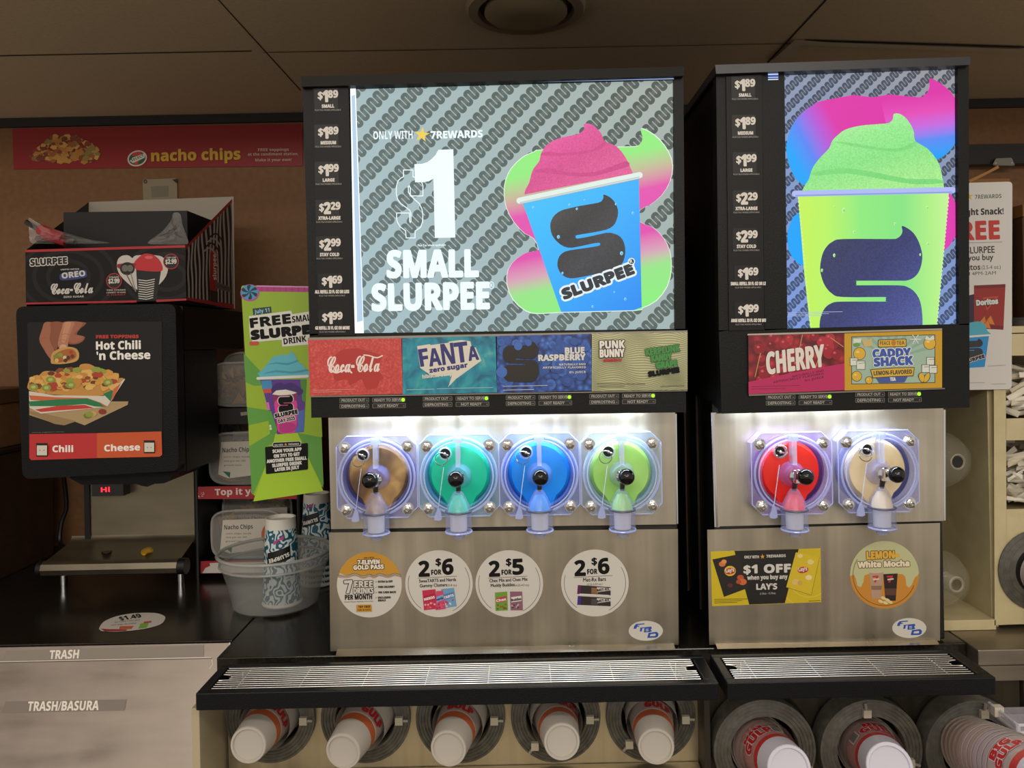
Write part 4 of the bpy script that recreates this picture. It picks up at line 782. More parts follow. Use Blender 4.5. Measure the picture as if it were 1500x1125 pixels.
b.poly(smooth(pts('1290,144 1208,147 1191,154 1174,166 1159,186 1152,212 1153.5,232 1161,254 1177,271 1220,272 1290,240'), 2), EG('cloud_blue_pink', (1152, 210), (1226, 170), [(0, '#18a4fa'), (.3, '#5a86f4'), (.62, '#b45ad8'), (.9, '#dc36aa'), (1, '#dd35a8')]))
b.poly(smooth(pts('1169,312 1158,326 1153.5,345 1156,368 1166,383 1178,390 1200,390 1200,312'), 2), E('#16a4fc')); b.poly(smooth(pts('1388,281 1398,294 1403.5,312 1403.5,336 1396,352 1383,367 1360,367 1360,281'), 2), E('#e03cb0'))
b.poly(smooth(pts('1175,279 1175,279 1180,270 1185,262 1188,252 1192,243 1203,229 1214,218 1217,211 1220,205 1228,197 1238,190 1253,185.5 1270,183 1297,181 1304,179 1308,174 1309,167 1317,166.5 1325,171 1331,178 1336,186 1339,195 1341,207 1358,217 1373,235 1379,252 1383,275 1383,275'), 2), EG('green_ice_print', (1250, 165), (1280, 280), [(0, '#b8f0a4'), (.3, '#9aeb92'), (.6, '#8de488'), (1, '#a8ec90')], speck=.14))
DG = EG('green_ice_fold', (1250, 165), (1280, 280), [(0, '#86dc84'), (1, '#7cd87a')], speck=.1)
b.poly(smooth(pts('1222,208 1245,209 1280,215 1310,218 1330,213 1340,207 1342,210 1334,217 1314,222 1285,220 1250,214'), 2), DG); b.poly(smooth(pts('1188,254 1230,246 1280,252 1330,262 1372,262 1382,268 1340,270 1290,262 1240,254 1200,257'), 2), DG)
cup2 = pts('1169,287 1390,281 1384,350 1378,415 1372,478 1187,481 1178,400'); b.poly(cup2, EG('green_cup_print', (1170, 380), (1390, 375), [(0, '#c6f25a'), (.2, '#baf268'), (.42, '#90ea80'), (.7, '#88e484'), (.9, '#b4f088'), (1, '#c4f29a')]))
for k in range(34): y = 290 + k * 5.6; b.ell(1169.5 + (y - 287) * .094, y, 1.3, 2, E('#d6f49a'), 8, lay=0); b.ell(1390 - (y - 281) * .092, y, 1.3, 2, E('#d6f4b0'), 8, lay=0)
b.k += 1
b.stroke(pts('1164.5,283.8 1395.5,278.5'), 9, E('#aebcf2')); b.stroke(pts('1166,286.5 1394,281.5'), 2, E('#8c9ce0'))
b.slogo(pts('1202,331 1351,331 1351,522 1200,522'), EG('dark_s_print_blue', (1200, 340), (1350, 480), [(0, '#3c4878'), (.2, '#3a3f62'), (.5, '#3b4070'), (.8, '#4a5290'), (1, '#5a68a8')], speck=.2), pts('1187,300 1390,300 1390,478.5 1187,480.7'))
for x, y, r in ((1236, 308, 3), (1251, 340, 2), (1311, 328, 1.8), (1222, 374, 2.2), (1359, 357, 2), (1358, 304, 2), (1204, 396, 2), (1348, 373, 1.6), (1222, 303, 1.4)): b.ell(x, y, r * .8, r * 1.3, E('#c8f6a8'), 10); b.ell(x + .5, y + .5, r * .5, r * .8, E('#7cd87c'), 8)
for y, w_ in ((458, 80), (460.5, 60), (463, 50)): b.stroke([(1154, y), (1154 + w_, y - w_ * .018)], .7, E('#aab8e0'))
b.build('sign_panel', M2, 'lit picture panel with a green cup of green slush')
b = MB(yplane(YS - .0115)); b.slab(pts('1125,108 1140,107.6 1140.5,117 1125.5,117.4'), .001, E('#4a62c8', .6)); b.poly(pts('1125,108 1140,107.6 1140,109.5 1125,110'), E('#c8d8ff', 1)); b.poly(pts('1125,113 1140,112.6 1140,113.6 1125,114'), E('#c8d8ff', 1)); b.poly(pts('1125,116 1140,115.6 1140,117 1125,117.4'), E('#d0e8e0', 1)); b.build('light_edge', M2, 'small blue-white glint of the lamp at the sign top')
b = MB(yplane(YS - .013)); b.slab(pts('1063.5,112 1116,109 1119.5,483 1068,484.5'), .006, C('#151412', .5, 0, 1, .25)); ps = b.build('price_strip', M2)
for x, y, bg, sp_, nm, lw in ((1077, 132.8, '1', '89', 'SMALL', 18), (1077.6, 188.5, '1', '89', 'MEDIUM', 22), (1079, 243, '1', '99', 'LARGE', 17), (1079, 299, '2', '29', 'XTRA-LARGE', 32), (1079, 354.5, '2', '99', 'STAY COLD', 28), (1081.5, 409, '1', '69', 'SMALL REFILL 33 FL OZ OR LE', 51), (1082, 463, '1', '99', 'ARGE REFILL 33 FL OZ OR MO', 51)): price_tag(ps, x, y, bg, sp_, nm, 0, lw, YS - .0136)
# cards of the narrower machine
q = pts('1096,491 1237,488.5 1237,572 1097,577.5'); CHP = noisy('cherry_print', [(0, '#c83a44'), (.3, '#9c1e2c'), (.6, '#6c0f1c'), (1, '#3a0810')], 60, 0, .4, 'voronoi')
b = card(M2, q, CHP, ''); z6 = ZM(1030, 360, 3.75)
for i in range(30):
    x, y, r = random.uniform(1100, 1233), random.uniform(492, 560), random.uniform(5, 9); hh = random.choice(['#8e1828', '#a02030', '#b02a3a', '#741020'])
    b.poly(clipquad([(x + r * cos(c * .45), y + r * sin(c * .45)) for c in range(14)], q), C(hh, .35)); b.poly(clipquad([(x - r * .3 + r * .3 * cos(c), y - r * .35 + r * .25 * sin(c)) for c in range(6)], q), C('#cc5560', .35))
for s_ in ('315,590 285,720', '545,490 530,560', '700,505 770,555', '640,600 610,690'): b.stroke(z6(s_), 1, C('#c8a060', .4))
b.poly(z6('249,748 390,718 530,690 776,645 778,792 250,815'), C('#b8205c', .4))
b.text('CHERRY', (1124, 548), (1208, 536), 31, C('#ddd6cc', .4), bold=.9, shear=.08)
for s_, x0, x1, y0, y1 in (('NATURALLY AND', 1161, 1207, 553, 544), ('ARTIFICIALLY FLAVORED', 1133, 1207, 561.5, 548.5), ('0% JUICE', 1179, 1207, 559, 553.5)): b.text(s_, (x0, y0), (x1, y1), 3, C('#4c0c28', .4))
b.stroke(pts('1101,566.5 1172,564.5'), .6, C('#5a1030', .4)); b.stroke(pts('1101,570 1150,569'), .6, C('#5a1030', .4)); b.build('flavor_card', M2, 'dark red cherry flavour card')
q = pts('1237,488.5 1380,484 1380,568 1237,572'); YL = C('#c89a20', .4); b = card(M2, q, YL, ''); LT = C('#9db8a4', .4); OL = C('#3a3c34', .4); LY = C('#d8ac34', .4); IW = C('#d4d8cc', .4); BT = C('#3a55a8', .4)
b.poly(pts('1247,493 1370,490 1370,561 1247,563'), OL); b.poly(pts('1248,494 1369,491 1369,560 1248,562'), LT)
for i in range(9): a = -2.6 + i * .27; b.poly(clipquad([(1308, 525), (1308 + 80 * cos(a), 525 + 60 * sin(a)), (1308 + 80 * cos(a + .12), 525 + 60 * sin(a + .12))], pts('1248,494 1369,491 1369,560 1248,562')), C('#8aaa9c', .4))
for x, y, r in ((1259, 518, 8.5), (1362, 503, 8.5), (1255, 551, 7), (1273, 557, 5)): b.ell(x, y, r + .8, r + .8, OL, 20); b.ell(x, y, r, r, LY, 20); b.ell(x - r * .3, y - r * .3, r * .3, r * .2, C('#ecd070', .4), 10)
for x, y, s_ in ((1251, 530, 6), (1261, 535, 6.5), (1363, 529, 6), (1356, 540, 6), (1367, 541, 6)): b.poly([(x - s_, y - s_), (x + s_, y - s_), (x + s_, y + s_), (x - s_, y + s_)], OL); b.poly([(x - s_ + .7, y - s_ + .7), (x + s_ - .7, y - s_ + .7), (x + s_ - .7, y + s_ - .7), (x - s_ + .7, y + s_ - .7)], IW); b.stroke([(x - s_ * .4, y - s_ * .4), (x + s_, y - s_ * .5)], .6, OL)
b.poly(pts('1262,497 1272,498 1277,495 1278,507 1266,508'), C('#c8b070', .4)); b.poly(pts('1250,496 1262,496 1261,502 1250,503'), IW); b.ell(1255, 505, 5, 3, C('#6a9a4a', .4), 14); b.poly(pts('1355,497 1357,492 1362,495 1367,491 1369,497 1362,499'), IW)
for k in range(6): a = k * pi / 3; b.stroke([(1341, 497), (1341 + 8 * cos(a), 497 + 7 * sin(a))], 1.4, IW)
b.poly(rrect(pts('1286,497.5 1328,496 1328,508 1286,509'), 2), OL); b.poly(rrect(pts('1287,498.5 1327,497 1327,507 1287,508'), 2), LY); b.text('PEACE', (1289, 505.5), (1304, 505), 5.5, OL); b.text('TEA', (1313.5, 505), (1325, 504.6), 5.5, OL); b.ell(1309, 502, 3.6, 4.4, C('#b87a20', .4), 14)
b.text('CADDY', (1279, 524), (1334, 521.5), 11.5, BT, bold=1, out=(1.1, C('#dfe4dc', .4))); b.text('SHACK', (1281, 536.5), (1337, 533.5), 11.5, BT, bold=1, out=(1.1, C('#dfe4dc', .4)))
b.poly(pts('1283,553 1330,551 1325,560 1288,561'), C('#42559c', .4)); b.text('TEA', (1304, 558), (1312, 557.6), 5, C('#dfe4dc', .4), bold=.2)
b.poly(pts('1275,541 1310,538.5 1340,538 1338,551 1308,552 1278,554'), OL); b.poly(pts('1276,542 1310,539.5 1339,539 1337,550 1308,551 1279,553'), LY); b.text('LEMON-FLAVORED', (1280, 549.8), (1336, 547.2), 6, OL, bold=.2)
b.poly(smooth(pts('1345,549 1350,545 1354,550 1360,545 1363,550 1360,558 1352,561 1347,556'), 2), OL); b.poly(smooth(pts('1346,549.5 1350,546 1354,551.5 1352,560 1347.5,556'), 2), LY); b.poly(smooth(pts('1355,551 1360,546 1362,550 1359.5,557 1353.5,560'), 2), LY); b.build('flavor_card', M2, 'yellow lemon tea flavour card')
b = MB(yplane(YC + .002)); b.slab(pts('1095,489 1380,481 1380,483.5 1095,491.5'), .004, C('#b5ada0', .3, .8)); b.slab(pts('1097,577.5 1384,568.3 1384,570 1097,580'), .004, C('#8d877c', .3, .8)); b.build('card_rail', M2)
for x, y in ((1122, 582), (1253, 578)): status(M2, x, y, YS - .0105)
# -------- dispensing heads
def head(t, cx, cy, slush, rim, tint, label, ringup=False):
    b = MB(); W = P(cx, cy, 1.46); k = 1.46 / F; ux = Vector((1, 0, 0)); uz = Vector((0, 0, 1))
    def L(dx, dy, Y): return W + Vector((dx * k, Y - 1.46, -dy * k))
    def emp(o): return o
    clearm = C(tint, .08, 0, .34); clear2 = C(tint, .06, 0, .55); fro = C('#aab2e0', .18, 0, .24)
    # plate: a chamfered clear slab with a round collar
    hx, hy, ch = 58.5, 59.5, 15
    oc = [(-hx + ch, -hy), (hx - ch, -hy), (hx, -hy + ch), (hx, hy - ch), (hx - ch, hy), (-hx + ch, hy), (-hx, hy - ch), (-hx, -hy + ch)]
    inn = [(51 * cos(a * pi / 20), 51 * sin(a * pi / 20)) for a in range(40)]
    pb = MB(); fr = [L(x, y, 1.449) for x, y in oc]; pb.prism(fr, (0, .027, 0), clearm, False); 
    # front face as a ring of quads between octagon and circle
    def octp(a):
        c, s_ = cos(a), sin(a); m = max(abs(c) / hx, abs(s_) / hy, (abs(c) + abs(s_)) / (hx + hy - ch)); return (c / m, s_ / m)
    N = 48; o_ = [octp(2 * pi * i / N) for i in range(N)]; i_ = [(55 * cos(2 * pi * i / N), 55 * sin(2 * pi * i / N)) for i in range(N)]
    pb.raw([L(*p, 1.449) for p in o_] + [L(*p, 1.449) for p in i_], [(i, (i + 1) % N, N + (i + 1) % N, N + i) for i in range(N)], clearm)
    plate = pb.build('valve', t, label)
    def sub(mb, nm, l=None): mb.build(nm, plate, l, loc=ROOT[t.name])
    e = MB(); e.tube([L(x, y, 1.449) for x, y in oc], .0012, C('#c8d0f8', .1, 0, .6), 6, True); e.ring(L(0, 0, 1.444), (0, -1, 0), 55 * k, .0024, C('#c8d0f8', .08, 0, .4), 56); e.ring(L(0, 0, 1.440), (0, -1, 0), 50 * k, .0015, C('#d8defc', .08, 0, .4), 56)  # pale edge tube put in as the plate's border highlight, plus clear rings
    sub(e, 'clear_edge_highlight')
    cr = MB(); cr.lathe(L(0, 0, 1.476), (0, -1, 0), [(56 * k, 0), (56 * k, .032), (52 * k, .037), (46.5 * k, .038), (45 * k, .026)], C(tint, .1, 0, .24), 56); cr.lathe(L(0, 0, 1.4765), (0, -1, 0), [(54 * k, 0), (54 * k, .004), (45 * k, .005)], C(rim, .35), 48); sub(cr, 'collar')
    sl = MB(); th = [radians(a) for a in range(126, 415, 8)]; o2 = [(45 * cos(a), 45 * sin(a) - 1) for a in th] + [(18, 54), (-16, 54)]
    n = len(o2); vs = [L(x, y, 1.466) for x, y in o2] + [L(x * .9, y * .9, 1.455) for x, y in o2] + [L(x * .5, y * .5, 1.4515) for x, y in o2] + [L(0, 0, 1.4505)]
    sl.raw(vs, [(j * n + i, j * n + (i + 1) % n, (j + 1) * n + (i + 1) % n, (j + 1) * n + i) for j in range(2) for i in range(n)] + [(2 * n + i, 2 * n + (i + 1) % n, 3 * n) for i in range(n)], slush, True); sub(sl, 'slush')
    hb = MB(); hb.lathe(L(0, 1, 1.452), (0, -1, 0), [(19 * k, 0), (18 * k, .006), (15 * k, .01), (13 * k, .02), (0, .02)], C(tint, .1, 0, .35), 28); hb.box(L(-3.2, 0, 0).x, L(3.2, 0, 0).x, 1.432, 1.452, L(0, -14, 0).z, L(0, -55, 0).z, C('#cfd6f4', .12, 0, .42)); hb.box(L(-7, 0, 0).x, L(7, 0, 0).x, 1.436, 1.455, L(0, -48, 0).z, L(0, -57, 0).z, C('#aebcf0', .12, 0, .6)); sub(hb, 'clear_rib')
    for dx, dy in ((-46, -43), (45, -43), (-45, 47), (44, 47)):
        nb = MB(); c = L(dx, dy, 1.449); nb.lathe(c, (0, -1, 0), [(9 * k, 0), (9 * k, .0015), (0, .0015)], CHROME, 20); nb.lathe(c, (0, -1, 0), [(7.4 * k, .0016), (7.4 * k, .007), (6.2 * k, .008), (4 * k, .008)], CHROME, 6, a0=.3 + dx); nb.lathe(c, (0, -1, 0), [(3.8 * k, .008), (3.8 * k, .0115), (2.6 * k, .012), (2.2 * k, .009), (0, .009)], C('#b8b4ac', .25, 1), 14); sub(nb, 'hex_nut')
    lv = MB(); lv.lathe(L(0, 1, 1.435), (0, -1, 0), [(10 * k, 0), (10 * k, .012), (7 * k, .016), (0, .017)], CHROME, 20); lv.box(L(-6, 0, 0).x, L(6, 0, 0).x, 1.405, 1.425, L(0, 8, 0).z, L(0, -8, 0).z, CHROME); lv.tube([L(0, -2, 1.42), L(0, -4.5, 1.392)], .0055, CHROME, 12); lv.tube([L(0, 6, 1.43), L(-.5, 22, 1.437)], [.0055, .0045], C('#6b675f', .2, 1), 12); sub(lv, 'lever')
    kb = MB(); kb.ball(L(0, -4.5, 1.379), .0148, C('#080808', .06), 24); sub(kb, 'knob', 'glossy black ball knob')
    sp = MB(); x = -1
    sp.lathe(L(x, 80, 1.436), (0, 0, 1), [(8 * k, -9 * k), (8.5 * k, -7 * k), (9.5 * k, -1 * k), (17 * k, 0), (19 * k, 2 * k), (19 * k, 28 * k), (18.6 * k, 30 * k), (16 * k, 40 * k), (9 * k, 54 * k), (5 * k, 60 * k)], fro, 32); sp.ring(L(x, 50, 1.436), (0, 0, 1), 18.4 * k, .0016, C('#4a4a58', .3), 28, 6); sp.ring(L(x, 79, 1.436), (0, 0, 1), 18.6 * k, .002, C('#aeb8ee', .1, 0, .8), 28, 6); sub(sp, 'spout')
    ic = MB(); ic.lathe(L(x, 80, 1.436), (0, 0, 1), [(0, 31 * k), (15 * k, 31 * k), (12.5 * k, 42 * k), (7 * k, 52 * k), (0, 54 * k)], slush, 28); ic.lathe(L(x, 80, 1.436), (0, 0, 1), [(0, 3 * k), (12 * k, 3 * k), (12.5 * k, 28 * k), (0, 28 * k)], C('#c9c8d2', .35), 24); sub(ic, 'spout_core')
    tp = MB(); tp.lathe(L(x, 88, 1.436), (0, 0, 1), [(6 * k, -1 * k), (7 * k, 0), (8.5 * k, 6 * k), (10 * k, 8 * k)], C('#b8c4e0', .08, 0, .45), 20); sub(tp, 'nozzle_tip')
    pn = MB(); c = L(-19, -33, 1.446); pn.lathe(c, (0, -1, 0), [(10 * k, 0), (10 * k, .008), (8.4 * k, .010), (7.6 * k, .004), (0, .004)], C('#c8d0ee', .1, 0, .45), 24); pn.lathe(c, (0, -1, 0), [(7.4 * k, .0045), (0, .0046)], C('#0a0a0a', .25), 20); pn.tube([L(-24, -35, 1.437), L(-14, -31, 1.437)], .0018, CHROME, 8); pn.ball(L(-19, -33, 1.437), .003, CHROME, 10); sub(pn, 'pin')
    rg = MB(); rg.ring(L(-19, -34, 1.434) if ringup else L(-24, -26, 1.433), (0, -1, .25), 9 * k, .0009, C('#a09c94', .2, 1), 32, 6); sub(rg, 'pull_ring')
    st = MB(); st.tube([L(-21, -14, 1.437), L(-25, 12, 1.437), L(-30, 46, 1.438)], .0007, C('#cfd6f0', .2, 0, .8), 6); f = [(-30, 42), (-26.5, 50), (-25, 61), (-29, 63), (-36, 62), (-36, 58), (-33, 50)]; st.prism([L(x_, y_, 1.436) for x_, y_ in f], (0, .006, 0), C('#b9c2ee', .12, 0, .6)); sub(st, 'flush_tube')
SL = lambda n_, stops, sc_=14: noisy(n_, stops, sc_, 2, .35, dist=.4)
head(M1, 554, 697, SL('cola_slush', [(.35, '#5f4630'), (.5, '#82633f'), (.66, '#b8935c')], 16), '#3d3c72', '#8d92d8', 'dispensing head with brown slush')
head(M1, 673, 695, SL('teal_slush', [(.3, '#06b890'), (.7, '#12c8a0')]), '#1d6c90', '#7fb4dc', 'dispensing head with sea green slush')
head(M1, 790, 693, SL('blue_slush', [(.3, '#047ee0'), (.7, '#1494f0')]), '#2348a8', '#7f9ee8', 'dispensing head with bright blue slush')
head(M1, 909, 692, SL('lime_slush', [(.3, '#93cc60'), (.7, '#a8d878')]), '#7696a0', '#a4bcd2', 'dispensing head with pale lime slush')
head(M2, 1157, 692, SL('cherry_slush', [(.3, '#e01a10'), (.7, '#ee2c1c')]), '#4c2560', '#a48cd8', 'dispensing head with red slush', True)
head(M2, 1283, 689, SL('lemon_slush', [(.3, '#d2b888'), (.7, '#e6d2a8')]), '#4a4e84', '#a2a6e0', 'dispensing head with cream slush')
# lamp strips under the sign boxes
def led(t, x0, x1, y):
    a, c = P(x0, y - 9, 1.45), P(x1, y - 9, 1.45); zz = (a.z + c.z) / 2; X = (a.x + c.x) / 2
    area('dispenser_lamp_and_fill', (X, 1.458, zz), c.x - a.x, .008, LEDP, (.76, .87, 1.0), (X, 1.4705, zz - .06), radians(56))
    area('dispenser_lamp_and_fill', (X, 1.425, zz), c.x - a.x, .012, LED_FILL, (.76, .87, 1.0), (X, 1.455, zz - .1), radians(160))  # second, wider fill added to brighten the dispensing heads
LEDP, LED_FILL = .13, .34
for x0, x1, y in ((515, 611, 612), (626, 728, 610.5), (737, 839, 609), (851, 954, 607.5)): led(M1, x0, x1, y)
for x0, x1, y in ((1085, 1192, 605), (1206, 1312, 602)): led(M2, x0, x1, y)
# -------- stickers
def disc(b, cx, cy, rx_, ry_, m, e=None): b.slab([(cx + rx_ * cos(i * pi / 30), cy + ry_ * sin(i * pi / 30)) for i in range(60)], .0005, m)
SW1 = C('#cdc7bd', .4); K1 = C('#100e0b', .55, 0, 1, .2); YT = 1.4735
def promo(cx, cy, price, lines, label, pic):
    b = MB(yplane(YT)); disc(b, cx, cy, 49.5, 49, SW1)
    for a0, a1 in ((-.55, 1.1), (2.2, 3.4)): b.stroke([(cx + 45 * cos(a0 + (a1 - a0) * i / 16), cy + 44.5 * sin(a0 + (a1 - a0) * i / 16)) for i in range(17)], .8, C('#6b655c', .4))
    b.text('2', (cx - 29, cy - 10.5), (cx - 14, cy - 11), 22, K1, bold=.8); b.text('FOR', (cx - 11, cy - 13), (cx + 3.5, cy - 13.7), 7, K1, bold=.3); b.text('$', (cx - 4.5, cy - 27), (cx + 3, cy - 27.3), 10, K1, bold=.5); b.text(price, (cx + 5.5, cy - 13.5), (cx + 21, cy - 14.2), 22, K1, bold=.8)
    b.stroke([(cx - 31, cy - 8), (cx + 26, cy - 11)], .7, C('#5b554c', .4))
    for s_, x0, x1, y, h, st_ in lines: b.text(s_, (cx + x0, cy + y), (cx + x1, cy + y - (x1 - x0) * .045), h, K1, style=st_, bold=.15 if h > 3 else 0)
    pic(b, cx, cy); b.build('promo_sticker', M1, label)
def pouch(b, q, cols, txt):
    b.poly(q, C(cols[0], .4)); b.poly([bil(q, *p) for p in ((.08, .3), (.92, .22), (.92, .5), (.08, .58))], C(cols[1], .4)); b.text(txt, bil(q, .1, .52), bil(q, .9, .45), 3.4, C(cols[2], .4), bold=.2)
    for i in range(9): x, y = random.uniform(.12, .85), random.uniform(.62, .92); p = bil(q, x, y); b.ell(p[0], p[1], 1.6, 1.4, C(cols[3 + i % 2], .4), 8)
def pic1(b, cx, cy):
    pouch(b, [(cx - 24.5, cy + 10), (cx - 5, cy + 8), (cx - 3, cy + 37), (cx - 22, cy + 39)], ('#c02a4c', '#a8183c', '#e6dcd6', '#e8b0b0', '#d84a5a'), 'NERDS'); pouch(b, [(cx + 3, cy + 8), (cx + 22, cy + 6), (cx + 26, cy + 33), (cx + 8, cy + 36)], ('#6a9cc0', '#4a7aae', '#e6dcd6', '#b84050', '#d8c8d0'), 'TARTS'); pouch(b, [(cx - 4, cy + 11), (cx + 6, cy + 10), (cx + 10, cy + 37), (cx - 5, cy + 39)], ('#c84a70', '#7aa8d0', '#28307a', '#b02040', '#d8607a'), 'nerds')
promo(643, 855, '6', (('SweeTARTS and Nerds', -29, 25, -1.5, 4.6, 'N'), ('Gummy Clusters', -28, 12, 5.5, 4.6, 'N'), ('(5-8 oz.)', 13, 26, 4, 3, 'N')), 'round white sticker two for six dollars with candy pouches', pic1)
def pic2(b, cx, cy):
    pouch(b, [(cx - 21, cy + 13), (cx - 3, cy + 11.5), (cx - 2, cy + 39), (cx - 20, cy + 40)], ('#6a9a34', '#b83a50', '#e6dcd6', '#7a4a20', '#8a5a28'), 'Chex'); pouch(b, [(cx + 1, cy + 11.5), (cx + 19, cy + 11.5), (cx + 20, cy + 39), (cx + 2, cy + 39)], ('#8a5a6c', '#d8d0c8', '#2a2030', '#4a3a68', '#c0a090'), 'Buddies')
promo(746, 855, '5', (('Chex Mix and Chex Mix', -29, 27, -2, 4.6, 'N'), ('Muddy Buddies', -27, 8, 5, 4.6, 'N'), ('(4.25-4.5 oz.)', 9, 29, 4, 3, 'N')), 'round white sticker two for five dollars with snack mix bags', pic2)
def pic3(b, cx, cy):
    for dy, h in ((3, '#5a1a4c'), (19, '#3a2a7c')):
        q = [(cx - 25, cy + dy), (cx + 23, cy + dy + 3), (cx + 23, cy + dy + 15), (cx - 26, cy + dy + 13)]; b.poly(q, C('#2c2522', .4)); b.poly([bil(q, 0, 0), bil(q, .1, 0), bil(q, .1, 1), bil(q, 0, 1)], C(h, .4)); b.poly([bil(q, .42, .2), bil(q, .6, .2), bil(q, .62, .9), bil(q, .42, .9)], C('#8a6040' if dy == 3 else '#4a4040', .4)); b.poly([bil(q, .58, .12), bil(q, 1, .1), bil(q, 1, .4), bil(q, .6, .7)], C('#c8c0b8', .4)); b.text('MET-RX', bil(q, .6, .62), bil(q, .96, .36), 3.4, K1, bold=.15)
    b.poly([(cx - 22, cy + 15.5), (cx + 20, cy + 17.5), (cx + 22, cy + 19), (cx - 24, cy + 17.5)], C('#d8d2ca', .4))
promo(871.5, 854, '6', (('Met-Rx Bars', -17, 16, -1.8, 5.4, 'N'), ('(3.52-3.53 oz.)', -12, 11, 3.8, 3, 'N')), 'round white sticker two for six dollars with protein bars', pic3)
b = MB(yplane(YT)); cx, cy = 541, 856.5; disc(b, cx, cy, 47.5, 48, SW1); YO = C('#c48e2e', .4)
top = [(cx + 47.5 * cos(a), cy + 48 * sin(a)) for a in [radians(196 + i * 5) for i in range(30)]]; b.poly(top + [(586, 842), (578, 839.5), (568, 843), (556, 840), (546, 843.5), (540, 841), (532, 844), (520, 840), (508, 843), (498, 840)], YO)
for dy, h in ((0, '#6b5a34'), (1.6, '#3c6a48'), (3.2, '#b84a30')): b.stroke(smooth([(x, y + dy - 1) for x, y in pts('495,843 508,844 520,841 532,845 541,842 548,844.5 556,841 568,844 578,841 587,843')], 3, False), .9, C(h, .4))
b.text('ONLY WITH', (533, 818.5), (548, 818), 2.4, K1); b.text('7-ELEVEN', (524, 827), (556, 826), 6.3, C('#e8dcc8', .4), bold=.4, out=(.9, K1)); b.text('GOLD PASS', (518, 834.5), (562, 833), 6, C('#e8dcc8', .4), bold=.4, out=(.9, K1))
b.text('7', (506, 869), (517, 868), 18, SW1, bold=.6, out=(1.1, K1)); b.text('FREE', (519, 860.5), (546, 860), 9, SW1, bold=.4, out=(.9, K1)); b.text('DRINKS', (518, 869.5), (547, 869), 8, SW1, bold=.4, out=(.9, K1)); b.text('PER MONTH', (505.5, 878.6), (545, 877.6), 7, K1, bold=.2)
for i, (s_, w_) in enumerate((('EXTRA 5¢ OFF', 21), ('FREE DELIVERY', 24), ('10% CASH BACK', 26), ('EXCLUSIVE', 18), ('DEALS', 11))):
    y = (853.5, 861.3, 869.2, 877, 881)[i]; b.text(s_, (554, y), (554 + w_, y - .5), 2.8, K1, bold=.15)
    if i < 4: b.text('✓', (549.5, y), (552.5, y), 3, K1, style='N')
b.text('Choose Slurpee, Big Gulp, Hot Coffee', (504, 882.5), (547, 881.5), 1.6, K1, style='N'); b.poly(pts('522,886 544,885.5 545,896 522,896.5'), YO); b.text('TRY FREE', (525, 890.8), (542.5, 890.2), 3.2, K1, bold=.1); b.text('FOR 30 DAYS', (524, 895), (543, 894.5), 2.6, K1); b.build('promo_sticker', M1, 'round gold and white membership sticker')
def oval(t, cx, cy):
    b = MB(yplane(YT)); disc(b, cx, cy, 25, 14.6, SW1); BL = C('#2a50a8', .35)
    for pl in ('-18,-3 -17,-7 -14,-10 -2,-11 -2,-9.5 -11,-8.6 -12.5,-7.4 -9,-7.5 -10,-6 -13,-5.8 -14,-3', '-9,-4.5 8,-6.2 9,-3.5 7,-2 9,0.5 6,2 -3,2.4 -2,-4 -5,-3.6 -6,1 -9,1 -8,-3.4', '4,3 16,1.5 18.6,4 18,8 15,10 2,10.5 4,3'): b.poly([(cx + p[0], cy + p[1]) for p in pts(pl)], BL)
    for pl in ('0,-2.6 4,-3 4,-2 0,-1.6', '0,-.4 4,-.7 4,.4 0,.6', '7,5 14,4.2 14.6,6 13.6,7.6 6,8'): b.poly([(cx + p[0], cy + p[1]) for p in pts(pl)], SW1)
    b.build('maker_badge', t, 'white oval badge with blue lettering')
oval(M1, 946, 924); oval(M2, 1332, 920)
b = MB(yplane(YT)); q = pts('1041,808 1202,803 1203,882 1043,888'); YB = C('#c9b01e', .4); b.slab(q, .0005, YB); zl_ = ZM(1020, 770, 3.947)
for r in (30, 45, 60): b.stroke([(1185 + r * cos(a * .26), 845 + r * sin(a * .26)) for a in range(24)], 1.2, C('#d8c040', .4), True, q=q)
b.poly(zl_('220,146 592,135 512,448 306,456'), C('#1c1a18', .4)); b.poly(zl_('93,195 245,165 300,360 160,412'), C('#241f1c', .4)); b.poly(zl_('575,155 625,160 712,185 665,402 520,355'), C('#d0b428', .4)); b.stroke(zl_('712,185 665,402 520,355'), .8, C('#9a8420', .4))
for cx, cy, r, h in ((150, 222, 5, '#c8703a'), (160, 208, 4, '#d88a4a'), (255, 300, 5, '#b8502c'), (268, 325, 6, '#c8643a'), (245, 325, 4, '#a84a28'), (195, 345, 4, '#5a2a20'), (600, 175, 4, '#e0cc80'), (660, 210, 5, '#dcc878'), (575, 325, 6, '#d8b864'), (600, 330, 4, '#c8a050'), (650, 300, 5, '#e0d090')): b.ell(1020 + cx / 3.947, 770 + cy / 3.947, r, r * .8, C(h, .4), 12)
for cx, cy in ((195, 262), (617, 255)):
    X, Y_ = 1020 + cx / 3.947, 770 + cy / 3.947; b.ell(X, Y_, 8.5, 7.5 if cx < 300 else 6, C('#d8b030', .4), 20); b.ell(X, Y_ + .3, 8, 4.6, C('#b02820', .4), 20, rot=-.15); b.text("Lay's", (X - 6.2, Y_ + 2.4), (X + 6.2, Y_ + .6), 5, SW1, bold=.3)
b.text('ONLY WITH', zl_('278,190')[0], zl_('362,188')[0], 4, SW1, bold=.1); b.text('★', zl_('370,192')[0], zl_('397,190')[0], 6, C('#d89a2c', .4), style='N'); b.text('7REWARDS', zl_('405,185')[0], zl_('517,181')[0], 4, SW1, bold=.1)
